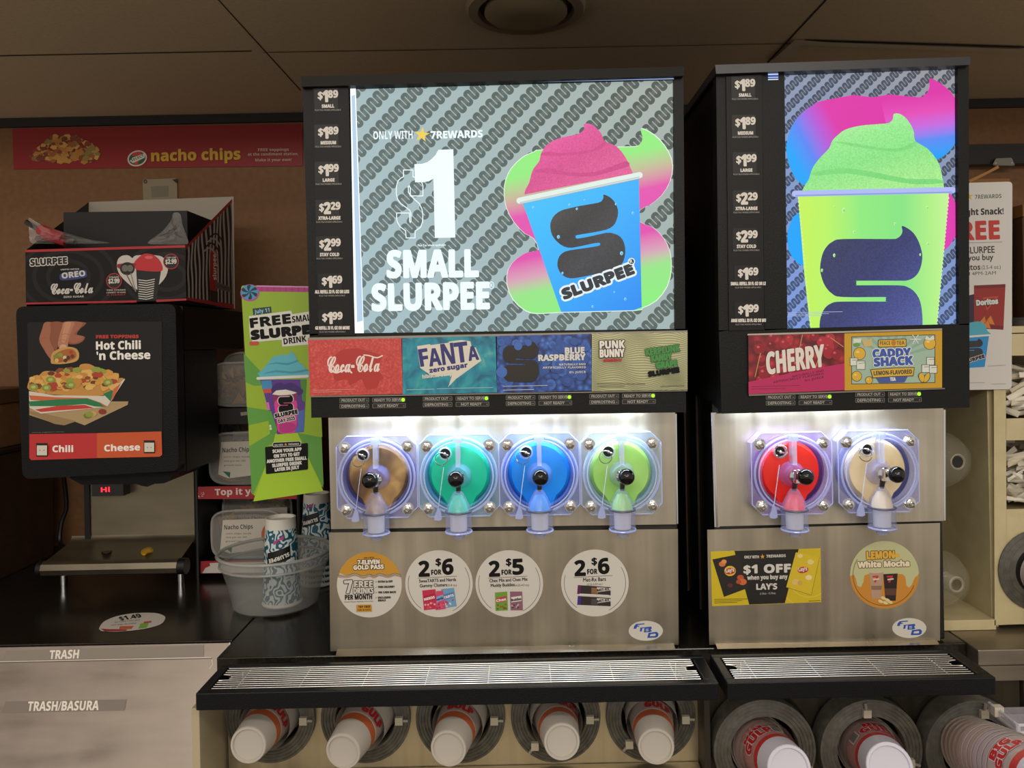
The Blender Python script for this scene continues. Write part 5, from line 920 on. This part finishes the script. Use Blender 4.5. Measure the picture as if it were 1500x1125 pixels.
b.text('$1 OFF', zl_('275,275')[0], zl_('545,268')[0], 11.5, SW1, bold=.7); b.text('when you buy any', zl_('295,313')[0], zl_('527,306')[0], 6, SW1, bold=.2); b.text("LAY'S", zl_('348,370')[0], zl_('467,367')[0], 8.4, SW1, bold=.3); b.text('(1.25oz - 15.75oz)', zl_('368,398')[0], zl_('458,395')[0], 2.6, SW1, style='N')
for y in (427, 437, 447): b.stroke(zl_(f'105,{y} {295 - (y - 427) * 3},{y - 4}'), .6, C('#3a3410', .4))
b.stroke(zl_('650,436 715,433'), .6, C('#3a3410', .4)); b.build('promo_sticker', M2, 'yellow and black chips coupon sticker')
b = MB(yplane(YT)); cx, cy = 1295.6, 842; disc(b, cx, cy, 50.5, 49.5, C('#b9b98c', .4)); OR = C('#c4842e', .4)
arc = [(cx + 50.5 * cos(radians(a)), cy + 49.5 * sin(radians(a))) for a in range(-2, 183, 6)]; b.poly(arc + smooth(pts('1246,846 1250,842 1255,848 1257,858 1262,862 1268,854 1270,842 1276,840 1300,842 1318,840 1326,842 1328,856 1333,864 1339,860 1343,850'), 3, False)[0:0] + pts('1247,843 1251,842 1254,848 1256,858 1261,860 1265,852 1266,843 1272,841 1322,841 1326,845 1328,858 1332,861 1336,856 1340,846 1345,842'), OR)
b.text('LEMON', (1270, 818.8), (1310, 817.5), 10.5, C('#d8a83c', .4), bold=.6, out=(1, C('#6a4a18', .4))); b.ell(1314, 814, 4, 3, C('#d8a83c', .4), 14); b.text('White Mocha', (1257, 831.5), (1332, 829), 8, C('#e0d4b8', .4), bold=.6, out=(1, C('#6a4a18', .4)))
b.poly(pts('1273,838 1294,838 1290,877 1277,877'), C('#b09078', .4)); b.poly(pts('1276,858 1292,858 1291,864 1276.5,864'), C('#8a6a54', .4)); b.ell(1283, 838, 10.5, 1.6, C('#c8b09c', .4), 16); b.poly(pts('1294,841 1315,840 1312,880 1297,880'), C('#2a1c1a', .4)); b.poly(pts('1296,862 1313.5,862 1312,872 1297,872'), C('#5a3a30', .4))
for x in (1283, 1304): b.text('7', (x - 4, 853), (x + 4, 852.5), 9, C('#c0302c', .4), bold=.4); b.poly([(x - 4, 848), (x + 5, 847), (x + 5, 849), (x - 4, 850)], SW1)
for x, y in ((1294, 876), (1300, 879), (1290, 881), (1297, 883), (1304, 882)): b.ell(x, y, 4, 2.2, C('#d8c890', .4), 10, rot=.4)
b.stroke([(cx + 46 * cos(radians(a)), cy + 45 * sin(radians(a))) for a in range(150, 215, 5)], .7, C('#6a5a34', .4)); b.stroke([(cx + 46 * cos(radians(a)), cy + 45 * sin(radians(a))) for a in range(20, 160, 5)], .7, C('#6a4a20', .4)); b.build('promo_sticker', M2, 'round lemon white mocha sticker with two cups')
# -------- drip trays
gl = noisy('speckled_black_plastic', [(.42, '#0d0d0e'), (.6, '#16181a')], 500, 2, .35, rough_bump=.35, spec=.25)
WR = C('#dedad4', .32, 1)
def tray(x0, x1, label, cross):
    zt_ = .908; y0, y1 = 1.318, 1.4375; t = thing('drip_tray', label, 'drip tray', ((x0 + x1) / 2, 1.39, zt_ - .03))
    b = MB(); w_ = .022
    for a in ((x0, x1, y0, y0 + .016, zt_ - .030, zt_), (x0, x1, y1 - .012, y1, zt_ - .030, zt_), (x0, x0 + w_ * .7, y0 + .016, y1 - .012, zt_ - .030, zt_), (x1 - w_, x1, y0 + .016, y1 - .012, zt_ - .030, zt_)): b.box(*a, gl)
    b.box(x0 + .01, x1 - .01, y0 + .01, y1 - .008, zt_ - .029, zt_ - .025, C('#0b0a0a', .4, 0, 1, .3)); b.build('pan', t, bevel=.003)
    b = MB(); n = 11; r = .0009; xa_, xb2 = x0 + .019, x1 - .026
    for i in range(n):
        y = y0 + .022 + (y1 - y0 - .038) * i / (n - 1); cut = .016 if i in (5, 6) else 0
        b.tube([(xa_ + cut, y, zt_ - .002), (xb2 - cut, y, zt_ - .002)], r, WR, 8)
    for i in range(cross): x = xa_ + .04 + (xb2 - xa_ - .08) * i / (cross - 1); b.tube([(x, y0 + .018, zt_ - .0055), (x, y1 - .016, zt_ - .0055)], r * .9, WR, 8)
    for x, d in ((xa_, 1), (xb2, -1)):
        ya, yb = y0 + .022 + (y1 - y0 - .040) * 4 / (n - 1), y0 + .022 + (y1 - y0 - .040) * 7 / (n - 1); b.tube(smooth([(x, ya, zt_ - .002), (x + d * .014, ya + .003, zt_ - .003), (x + d * .017, (ya + yb) / 2, zt_ - .004), (x + d * .014, yb - .003, zt_ - .003), (x, yb, zt_ - .002)], 4, False), r, WR, 8)
    for x in (xa_ + .03, xb2 - .03):
        for y in (y0 + .03, y1 - .03): b.tube([(x, y, zt_ - .025), (x, y, zt_ - .002)], r, WR, 6)
    b.build('wire_grate', t)
tray(-.566, .331, 'long black drip tray with steel wire grate under the four dispensing heads', 8)
tray(.345, .806, 'short black drip tray with steel wire grate under the two dispensing heads', 4)
# ================================================================ cup dispensers under the trays
YF = 1.45
grey_rub = noisy('grey_rubber', [(.4, '#4a4740'), (.6, '#57534a')], 80, 3, .5)
stf = steel('cup_panel_steel', '#a89d86', .3, .5, (60, 60, 2))
zbot = P(700, 1119, YF).z
def holed(b, x0, x1, z0, z1, y, th, cs, R, m):            # a sheet with round holes in a row
    xs = [x0] + [(cs[i].x + cs[i + 1].x) / 2 for i in range(len(cs) - 1)] + [x1]; N = 48
    for i, c in enumerate(cs):
        a, e_ = xs[i], xs[i + 1]; fr = []; ci = []
        for k in range(N):
            t = 2 * pi * k / N; u, v = cos(t), sin(t); s_ = min(((e_ - c.x) / u if u > 1e-6 else (a - c.x) / u if u < -1e-6 else 9), ((z1 - c.z) / v if v > 1e-6 else (z0 - c.z) / v if v < -1e-6 else 9))
            fr.append((c.x + u * s_, y, c.z + v * s_)); ci.append((c.x + u * R, y, c.z + v * R))
        for q in ((a, z0), (a, z1), (e_, z0), (e_, z1)):
            t = math.atan2(q[1] - c.z, q[0] - c.x) % (2 * pi); k = round(t / (2 * pi) * N) % N; fr[k] = (q[0], y, q[1])
        bk = [(x, y + th, z_) for x, _, z_ in ci]
        b.raw(fr + ci, [(k, (k + 1) % N, N + (k + 1) % N, N + k) for k in range(N)], m); b.raw(ci + bk, [(k, (k + 1) % N, N + (k + 1) % N, N + k) for k in range(N)], m)
def bay(name, label, x0, x1, m, zbot, cs, R):
    t = thing(name, label, 'cabinet', ((x0 + x1) / 2, YF, .3))
    b = MB(); holed(b, x0, x1, zbot - .03, ZC - .033, YF, .012, cs, R, m); b.box(x0, x1, YF, YF + .02, .3, zbot - .031, m); b.build('front_panel', t)
    MB().box(x0, x1, 1.25, YF - .0005, zbot - .03, zbot - .003, stf).build('ledge', t, bevel=.002)
    return t
CUPS = ((396, 1052, 364, 1091, 'leftmost'), (535.5, 1052, 503, 1100, 'second from left'), (674.5, 1052, 657, 1096, 'middle'), (814, 1051, 823, 1086, 'fourth from left'), (953.5, 1050, 961, 1093, 'rightmost'))
BG = ((1120, 1099, 1156, 1126, 'left'), (1276, 1099, 1303, 1123, 'middle'), (1430, 1100, 1530, 1180, 'right'))
R5, R3 = S(65.5, 1.442), S(75, 1.40)
xd = P(1027, 1060, YF).x
t1 = bay('cup_cabinet', 'steel cup cabinet front under the long drip tray', XS + .031, xd - .006, stf, zbot, [P(x, y, 1.442) for x, y, *_ in CUPS], R5 * .9)
MB().box(xd - .0055, xd + .0055, 1.40, 1.47, .3, ZC - .033, C('#3b362d', .4, .5)).build('divider', t1, bevel=.001)
MB().box(XS + .010, XS + .024, 1.34, 1.47, .3, ZC - .033, C('#b5a88a', .5)).build('side_post', t1, bevel=.001)
t2 = bay('cup_cabinet', 'dark steel cup cabinet front under the short drip tray', xd + .006, .93, steel('cup_panel_dark', '#4f493e', .35, .55, (60, 60, 2)), .42, [P(x, y, 1.40) for x, y, *_ in BG], R3 * .9)
cupw = C('#b9b1a7', .35, 0, 1, .4); cupc = C('#ddd8d4', .2, 0, .55)
def cup(mouth, base, r0, r1, label, group, style, depth=None):
    m, bs = Vector(mouth), Vector(base); ax = (bs - m); L = ax.length; ax.normalize()
    e1 = (Vector((1, 0, 0)) - ax * ax.x).normalized(); e2 = -ax.cross(e1)
    if e2.z < 0: e2 = -e2
    b = MB(); mt = cupw
    b.lathe(m, ax, [(r0 + .0012, .001), (r0 + .0018, -.002), (r0 + .0008, -.004), (r0 - .002, -.002)], mt, 32, e1=e1)
    body = style['body']; segs = [0] + [s_[0] for s_ in style['bands']] + [1]; ms = [body] + [s_[1] for s_ in style['bands']]
    for i, mm in enumerate(ms): b.lathe(m, ax, [(r0 + (r1 - r0) * u, L * u) for u in (segs[i], (segs[i] + segs[i + 1]) / 2, segs[i + 1])], mm, 32, e1=e1)
    if not style.get('open'): b.lathe(m, ax, [(r1, L), (r1 * .97, L + .002), (r1 * .86, L + .002), (r1 * .82, L - .002), (r1 * .4, L - .003), (0, L - .003)], style['base'], 32, e1=e1)
    if style.get('text'):
        for txt, th, u, h, wd in style['text']:
            def mp(x, y, off=0):
                uu = y / L; r = r0 + (r1 - r0) * uu + off + .0004; a = th - x / r
                return m + ax * y + (e1 * cos(a) + e2 * sin(a)) * r
            b.map = mp; b.e = 1e-4
            if txt == '#':
                b.poly([(-wd / 2, u * L - h), (wd / 2, u * L - h), (wd / 2, u * L), (-wd / 2, u * L)], C('#d8d0cc', .4))
                for k in range(7): b.poly([(-wd * .4, u * L - h * (.1 + k * .12)), (wd * .4, u * L - h * (.1 + k * .12)), (wd * .4, u * L - h * (.16 + k * .12)), (-wd * .4, u * L - h * (.16 + k * .12))], C('#3a3434', .4))
            else: b.text(txt, (-wd / 2, u * L), (wd / 2, u * L), h, style['ink'], bold=.0012, out=style.get('out'), n=6)
    o = b.build('plastic_cup', loc=m); o['label'] = label; o['category'] = 'cup'; o['group'] = group
    return o
def dispenser(cx, cy, rpx, Y, label, ticks, rin=.66):
    c = P(cx, cy, Y); R = S(rpx, Y); t = thing('cup_dispenser', label, 'cup dispenser', c, 'round cup dispensers under the drip trays')
    b = MB(); pr = [(R, .0072 if rpx < 70 else .04), (R, 0)]; rr = R; 
    for k in range(5): rr2 = R * (1 - (1 - rin) * (k + 1) / 5); pr += [(rr - .0004, -.002), (rr2 + .0012, -.003), (rr2 + .0006, -.0015)]; rr = rr2
    pr += [(R * rin, 0), (R * rin, .02)]; b.lathe(c, (0, 1, 0), pr, grey_rub, 56); b.build('rubber_collar', t)
    b = MB(); b.lathe(c, (0, 1, 0), [(R * rin * 1.08, .004), (R * rin * 1.08, .12), (0, .12)], C('#120e0b', .7), 40); b.build('tube', t)
    for a in ticks:
        d = Vector((cos(a), 0, -sin(a))); n_ = Vector((-d.z, 0, d.x)); b = MB(); p = c + d * R * .76 + Vector((0, -.006, 0)); q = c + d * R * .96 + Vector((0, -.006, 0)); b.tube([p, q], .0028, C('#8c857a', .4), 8); b.box(p.x - .007, p.x + .007, p.y - .004, p.y + .004, p.z - .007, p.z + .007, C('#b8af9a', .5)); b.build('clip', t)
    return t
RED = C('#b3262a', .4); ORG = C('#c0623a', .4)
small = dict(body=C('#b9aaa2', .3, 0, .8), bands=((.56, C('#cbbcb0', .4)), (.585, ORG), (.71, C('#c2b9ae', .35))), base=cupw, ink=RED, out=None)
tk = ((0.05,), (0.05,), (.05,), (.03, 2.25), (.05, 2.3))
for i, (x, y, bx, by, w_) in enumerate(CUPS):
    dispenser(x, y, 65.5, 1.442, f'grey ringed cup dispenser, {w_} of five under the long drip tray', tk[i])
    c = P(x, y, 1.442); bs = P(bx, by, 1.335); d = (bs - c).normalized()
    st_ = dict(small); th = pi / 2 - (1.0, .85, .2, .7, .3)[i]
    st_['text'] = (('BIG', th, .36, .016, .034), ('GULP', th, .53, .017, .050))
    g = 'orange banded white cups under the long drip tray'
    off = Vector((.006 if i in (0, 1) else 0, 0, 0))
    cup(c + d * -.035, bs, .0445, .0315, f'white cup with orange band, {w_} of five under the long drip tray', g, st_)
    cup(c + d * -.045, c + d * .030, .0485, .0470, f'white rim of the next cup inside the {w_} of five round dispensers', 'next cups showing behind the first five', dict(body=C('#c9c1b7', .35), bands=(), base=cupw, open=1))
big = dict(body=C('#c9b3ae', .25, 0, .75), bands=((.30, C('#c08a86', .3, 0, .9)), (.62, C('#c0332f', .4)), (.72, C('#cfcbd6', .3))), base=C('#d4d2de', .3), ink=C('#c02028', .4), out=(.0012, C('#dccfca', .4)))
for i, (x, y, bx, by, w_) in enumerate(BG):
    dispenser(x, y, 75, 1.40, f'wide grey cup dispenser, {w_} of three under the short drip tray', ((2.4, .35), (-1.7, .3), (2.3, -1.4))[i], .66)
    t = [o for o in COL.objects if o.name.startswith('cup_dispenser')][-1]; c = P(x, y, 1.40); R = S(75, 1.4)
    b = MB(); b.lathe(c + Vector((.004, .012, .0)), (0, 1, 0), [(R * .98, .002), (R * 1.0, .02), (R * 1.0, .036)], C('#1f1b17', .45), 48); b.build('housing', t)
    if i < 2:
        bs = P(bx, by, 1.285 if i == 1 else 1.29); d = (bs - c).normalized()
        st_ = dict(big); th = pi / 2 + (.7, -.2)[i]; st_['text'] = (('BIG', th, .36, .021, .044), ('GULP', th, .55, .022, .066), ('#', th + (-.95 if i == 0 else 1.1), .55, .03, .02))
        st_['out'] = (.0014, C('#d8c8c4', .4))
        cup(c + d * -.027, bs, .0485, .0375, f'clear red-printed big cup in the {w_} dispenser under the short drip tray', 'red-printed big cups under the short drip tray', st_)
        for k in (1, 2): cup(c + d * (-.012 - .006 * k) , c + d * (.040 - .012 * k), .0487 + .0027 * k, .0477 + .0027 * k, f'nested clear cup, {["first", "second"][k - 1]} rim behind the big cup in the {w_} dispenser', 'nested big cups', dict(body=C('#c4a8a0', .3, 0, .5), bands=(), base=cupw, open=1))
    else:
        a, e_ = P(1427, 1097, 1.37), P(1512, 1138, 1.13); d = (e_ - a).normalized(); Lg = (e_ - a).length; n = 11
        for k in range(n):
            s_ = a + d * (Lg * k / n); f = dict(body=C('#cda79c', .3, 0, .55) if k < 7 else C('#cfb4bc', .3, 0, .65), bands=(), base=C('#c8a8a4', .35, 0, .5), open=1)
            ln = .07
            if k == n - 1: f = dict(big); ln = .15; f.pop('open', 0); f['text'] = (('BIG', pi / 2 + .75, .14, .017, .04), ('GULP', pi / 2 + .75, .30, .018, .058)); f['bands'] = ((.42, C('#c0332f', .4)), (.55, C('#cfcbd6', .3)))
            cup(s_, s_ + d * ln, .052, .052 - ln * .12, 'outermost printed cup of the long nested stack at lower right' if k == n - 1 else f'clear pink cup in the nested stack at lower right, {["first","second","third","fourth","fifth","sixth","seventh","eighth","ninth","tenth"][k]} out from the dispenser ring', 'nested stack of clear cups at lower right', f)
# ================================================================ cream condiment cabinet at the right
cream = noisy('cream_laminate', [(.3, '#b9ab82'), (.7, '#c4b68e')], 30, 3, .5)
Yc = 1.535; xi = P(1457, 800, Yc).x; x2 = 2.1; zt_ = P(1440, 489, Yc).z; xl_ = P(1372, 800, Yc).x
t = thing('condiment_cabinet', 'cream laminate condiment cabinet beside the narrower drink machine', 'cabinet', (1.5, 1.7, ZC))
b = MB(); zf0 = P(1440, 908, Yc).z
b.box(xl_, xi, Yc, 1.76, ZC + .0005, zf0, cream); b.build('compartment_floor', t, bevel=.001)
MB().box(xl_, xi, 1.76, 1.775, ZC + .0005, zt_, cream).build('back_panel', t); MB().box(xi, xi + .014, Yc + .0146, 1.775, ZC + .0005, zt_, cream).build('divider', t, bevel=.001)
holes = [pts('1473,521 1560,519 1560,611 1474,615'), pts('1473,645 1560,643 1560,743 1474,746')]
b = MB(yplane(Yc)); 
def seg(q): b.slab(q, .014, cream)
seg(pts('1455.5,490 1473,489.5 1475,915 1457,916')); seg(pts('1473,489.5 1700,484 1700,519 1473,521')); seg(pts('1474,613 1700,609 1700,643 1474,645')); seg(pts('1474,746 1700,741 1700,908 1475,915')); b.build('front_panel', t)
MB().box(xl_, x2, Yc - .001, 1.78, zt_ + .0005, zt_ + .014, cream).build('top_board', t, bevel=.001)
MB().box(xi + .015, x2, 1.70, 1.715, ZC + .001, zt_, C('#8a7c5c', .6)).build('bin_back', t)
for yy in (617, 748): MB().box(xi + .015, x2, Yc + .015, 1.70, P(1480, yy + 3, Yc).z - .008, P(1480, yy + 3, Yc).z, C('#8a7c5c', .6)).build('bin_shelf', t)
dome = C('#d8d2bc', .06, 0, .14)
for cx, cy, r, blk in ((1379, 673, 40, True), (1377, 847, 40, False)):
    o = thing('dome_lid', 'clear dome lid with a round hole, ' + ('upper of the two in the cream compartment' if blk else 'lower of the two in the cream compartment'), 'lid', P(cx, cy, 1.61), 'clear dome lids in the compartment')
    c = P(cx, cy, 1.61); R = S(r, 1.56); ax = Vector((.12, -1, .05)).normalized()
    MB().lathe(c, ax, [(R, 0), (R * 1.03, .004), (R * .99, .008), (R * .93, R * .35), (R * .75, R * .68), (R * .5, R * .86), (R * .3, R * .92)], dome, 36).build('dome', o)
    MB().lathe(c, ax, [(R * .30, R * .92), (R * .26, R * .95), (R * .22, R * .9)], C('#cfc8b4', .2, 0, .5), 24).build('hole_rim', o)
    if blk: MB().lathe(c, ax, [(R * .22, R * .88), (0, R * .87)], C('#0c0a08', .4), 20).build('hole', o)
    else: MB().lathe(c, ax, [(R * .3, R * .2), (R * .28, R * .8), (R * .2, R * .93)], C('#cfc8b4', .15, 0, .4), 20).build('inner_lid', o)
    MB().lathe(c, -ax, [(R * .99, .001), (R * .97, .02), (R * .93, .04), (R * .9, .042)], C('#c8bfa4', .2, 0, .16), 30).build('lid_stack', o)
wrap = [C('#cfc6b4', .6), C('#dcd4c4', .6), C('#b9b09c', .6), C('#c8bca4', .6)]
for nm, y0, y1, l in (('straw_pile', 555, 612, 'heap of white paper-wrapped straws in the upper opening of the cream cabinet'), ('straw_pile', 668, 743, 'heap of white paper-wrapped straws in the lower opening of the cream cabinet')):
    b = MB(); zlo, zhi = P(1480, y1 + 3, Yc).z, P(1480, y0 - 22, Yc).z
    for i in range(170):
        x = random.uniform(xi + .05, xi + .20); y = random.uniform(Yc + .02, 1.66); z_ = zlo + .004 + (zhi - zlo) * random.random() * (.55 + .45 * random.random()); an = random.uniform(-.6, .6); L_ = random.uniform(.018, .04)
        d = Vector((cos(an), random.uniform(-.5, .5), sin(an))) * L_; d.x = d.x if x - abs(d.x) > xi + .03 else .008; w_ = Vector((-sin(an), random.uniform(-.4, .4), cos(an))) * random.uniform(.004, .007)
        p = Vector((x, y, max(z_, zlo + abs(d.z) + abs(w_.z) + .001))); b.raw([p - d - w_, p + d - w_, p + d + w_, p - d + w_, p - d * .2 + Vector((0, -.004, 0))], [(0, 1, 4), (1, 2, 4), (2, 3, 4), (3, 0, 4)], random.choice(wrap))
    o = b.build(nm, kind='stuff'); o['label'] = l; o['category'] = 'straws'
# round dispenser let into the cabinet front
p = P(1522, 835, Yc - .002); R = S(60, Yc); t = thing('cup_dispenser', 'round cup dispenser cut off by the picture edge, in the cream cabinet front', 'cup dispenser', p, None)
b = MB(); b.lathe(p, (0, 1, 0), [(R, 0), (R, -.002), (R * .9, -.004), (R * .88, -.002), (R * .76, -.005), (R * .74, -.003), (R * .62, -.006), (R * .6, 0)], grey_rub, 48); b.build('rubber_collar', t); MB().lathe(p, (0, 1, 0), [(R * .6, -.0005), (0, -.0005)], C('#1a1512', .6), 32).build('tube', t)
f = dict(big); f['text'] = (('BIG', pi * .98, .45, .02, .04), ('GULP', pi * .98, .7, .02, .06)); f['bands'] = ((.8, C('#cfcbd6', .3)),)
cup(p + Vector((0, -.012, 0)), p + Vector((.01, -.12, -.01)), R * .55, R * .45, 'red-printed cup poking from the cream cabinet at the right picture edge', 'cup in the cream cabinet', f)
# poster on the cabinet front
t = thing('poster', 'white poster offering a free drink with corn chips, behind the narrower sign', 'poster', P(1440, 570, Yc - .004))
b = MB(yplane(Yc - .004)); q = rrect(pts('1376,269 1483,266 1482,570 1376,572'), 6); WP = C('#c9c5c0', .4); b.slab(q, .0015, WP); TK = C('#2a2622', .4); RR = C('#b52f2c', .4)
b.text('★', (1412, 293), (1426, 292.5), 10, C('#c8a02c', .4), style='N'); b.text('7REWARDS', (1428, 291.5), (1467, 290), 6, C('#3c5a48', .4))
b.text('Late Night Snack!', (1378, 316.6), (1470, 313.5), 9, TK, bold=.3); b.text('FREE', (1388, 352), (1464, 349.5), 26, RR, bold=1); b.stroke(pts('1380,357 1468,354.5'), .6, C('#6a645c', .4))
b.text('SLURPEE', (1416, 371.5), (1457, 370), 9.5, TK, style='N', bold=.2); b.text('when you buy', (1390, 382.5), (1455, 380.5), 8.5, TK, style='N', bold=.2); b.text('Doritos', (1399, 396.5), (1436, 395), 9, TK, style='N', bold=.2); b.text('(2.5-4 oz.)', (1438, 394.5), (1466, 393.5), 5.5, C('#6a645c', .4), style='N'); b.text('Valid 4PM-2AM', (1404, 404), (1459, 402), 5, C('#6a645c', .4), style='N')
z = ZM(1340, 160, 2.557); b.poly(z('190,700 225,692 222,820 190,830'), C('#2a1c34', .4)); bag = z('222,660 340,655 332,826 222,820'); b.poly(bag, C('#8e2420', .4)); b.poly(z('222,660 340,655 339,668 222,672'), C('#6e1a18', .4)); b.poly(z('222,805 333,812 332,826 222,820'), C('#6e1a18', .4))
b.poly(z('255,705 315,700 270,755'), C('#b8402c', .4)); b.poly(z('262,712 300,708 272,745'), C('#5a1410', .4)); b.text('Doritos', z('232,735')[0], z('312,728')[0], 7.5, WP, bold=.6, out=(.8, C('#2a1410', .4)))
for tr in ('240,800 262,775 270,812', '262,800 285,772 300,808', '248,815 275,790 285,822'): b.poly(z(tr), C('#c8752c', .4)); b.stroke(z(tr), .5, C('#8a4a1c', .4), True)
b.poly(smooth(z('160,850 180,815 205,800 240,795 262,805 272,830 278,845'), 3), C('#4aa0b4', .4)); b.stroke(z('150,855 280,846'), 2.4, C('#d4d2cc', .4)); b.poly(z('155,860 278,850 262,965 170,970'), C('#1f86c4', .4)); b.slogo(z('165,862 255,858 255,935 165,940'), C('#2a2c30', .4)); b.text('SLURPEE', z('180,955')[0], z('262,930')[0], 4.6, TK, bold=.5, out=(.7, WP)); b.stroke(z('275,962 340,958'), 1, C('#aaa6a0', .4))
b.stroke(z('205,1025 262,1024'), .5, C('#8a847c', .4)); b.stroke(z('288,1030 340,1028'), .5, C('#8a847c', .4)); b.build('sheet', t)
# shelf clutter behind, rail on the wall
MB().box(P(1418, 215, 2.3).x - .25, 2.4, 2.30, YW - .013, P(1450, 240, 2.3).z, P(1450, 211, 2.3).z, C('#1d1c1c', .4)).build('trim_3', kind='structure')
b = MB(yplane(2.29)); b.slab(rrect(pts('1459,232 1482,231 1487,242 1484,243 1456,243 1454,241'), 2), .008, C('#8d8982', .35, .6)); b.ell(1459, 239, 1.2, 1.2, C('#c8c4bc', .3, 1), 10); b.ell(1482.5, 238.6, 1.2, 1.2, C('#c8c4bc', .3, 1), 10); o = b.build('rail_clip'); o['label'] = 'grey metal clip with two screws on the black wall rail'; o['category'] = 'clip'
cbd = C('#8a5c28', .7)
t = thing('carton', 'open brown carton on the shelf behind the white poster', 'box', (P(1460, 480, 2.0).x, 2.0, zt_ + .014))
b = MB(yplane(1.98)); x0, x1 = P(1380, 400, 1.98).x, P(1482, 400, 1.98).x; zc_ = zt_ + .0145
b.box(x0, x1, 1.98, 2.24, zc_ - .6 + .6, P(1450, 262, 1.98).z, cbd); b.build('body', t); b = MB(yplane(1.975)); b.slab(pts('1419,264 1448,250 1462,242 1464,246 1450,253 1421,268'), .004, C('#a8773c', .7)); b.build('flap', t)
t = thing('carton', 'dark brown carton at the right edge behind the white poster', 'box', (P(1520, 480, 1.95).x, 1.95, zt_ + .014))
x0, x1 = P(1484, 400, 1.95).x + .022, P(1600, 400, 1.95).x; MB().box(x0 + .004, x1, 1.95, 2.24, zc_, P(1490, 318, 1.95).z, C('#4a3018', .7)).build('body', t); MB().box(x0 + .002, x1, 1.945, 2.24, P(1490, 318, 1.95).z + .0005, P(1490, 300, 1.95).z, C('#7c5628', .7)).build('lid', t)
MB().box(P(1380, 500, 1.9).x, 2.3, 1.781, 2.30, zc_ - .03, zc_ - .001, C('#3a2a1a', .6)).build('trim_4', kind='structure')
b = MB(); p = P(1492, 490, 1.60); b.lathe((p.x + .02, 1.62, zt_ + .0145), (0, 0, 1), [(.0, 0), (.034, 0), (.036, .012), (.03, .018), (.0, .018)], C('#3c3a36', .4), 24); o = b.build('lid_stack'); o['label'] = 'stack of dark flat lids on top of the cream cabinet'; o['category'] = 'lid'
# clear bins at the lower right
acr = C('#c9c4cc', .06, 0, .28); edge = C('#d8d4dc', .15, 0, .75)
def bin_(x, y, x1, Y0, z0, z1, label):
    t = thing('acrylic_bin', label, 'bin', (x + .2, (y + Y0) / 2, z0), 'clear bins under the steel counter')
    b = MB(); b.box(x, x + .004, Y0, y, z0, z1, acr); b.box(x + .004, x1, Y0, Y0 + .004, z0, z1, acr); b.box(x + .004, x1, Y0 + .004, y, z0, z0 + .004, acr); b.build('body', t)
    b = MB(); b.tube([(x + .002, y, z1), (x + .002, Y0, z1), (x1, Y0, z1)], .0028, edge, 8); b.tube([(x + .002, y, z0), (x + .002, Y0, z0), (x1, Y0, z0)], .0028, edge, 8); b.tube([(x + .002, Y0, z0), (x + .002, Y0, z1)], .0035, edge, 8); b.build('edge', t)
    MB().box(x - .006, x + .010, Y0 + .05, Y0 + .062, z0 + .002, z1 + .006, C('#c9bfae', .3)).build('clip', t)
    MB().box(1.0, 1.05, y + .0002, 1.4515, z0 + .002, z1 - .002, C('#8a857c', .4)).build('hanger', t)
pa = P(1447, 1028, 1.372); zm_ = P(1455, 1053, 1.34).z
bin_(pa.x, 1.372, 1.6, 1.292, zm_, pa.z - .002, 'upper clear acrylic bin under the steel counter')
bin_(pa.x + .012, 1.372, 1.6, 1.255, P(1487, 1086, 1.27).z - .010, zm_ - .010, 'lower clear acrylic bin under the steel counter')
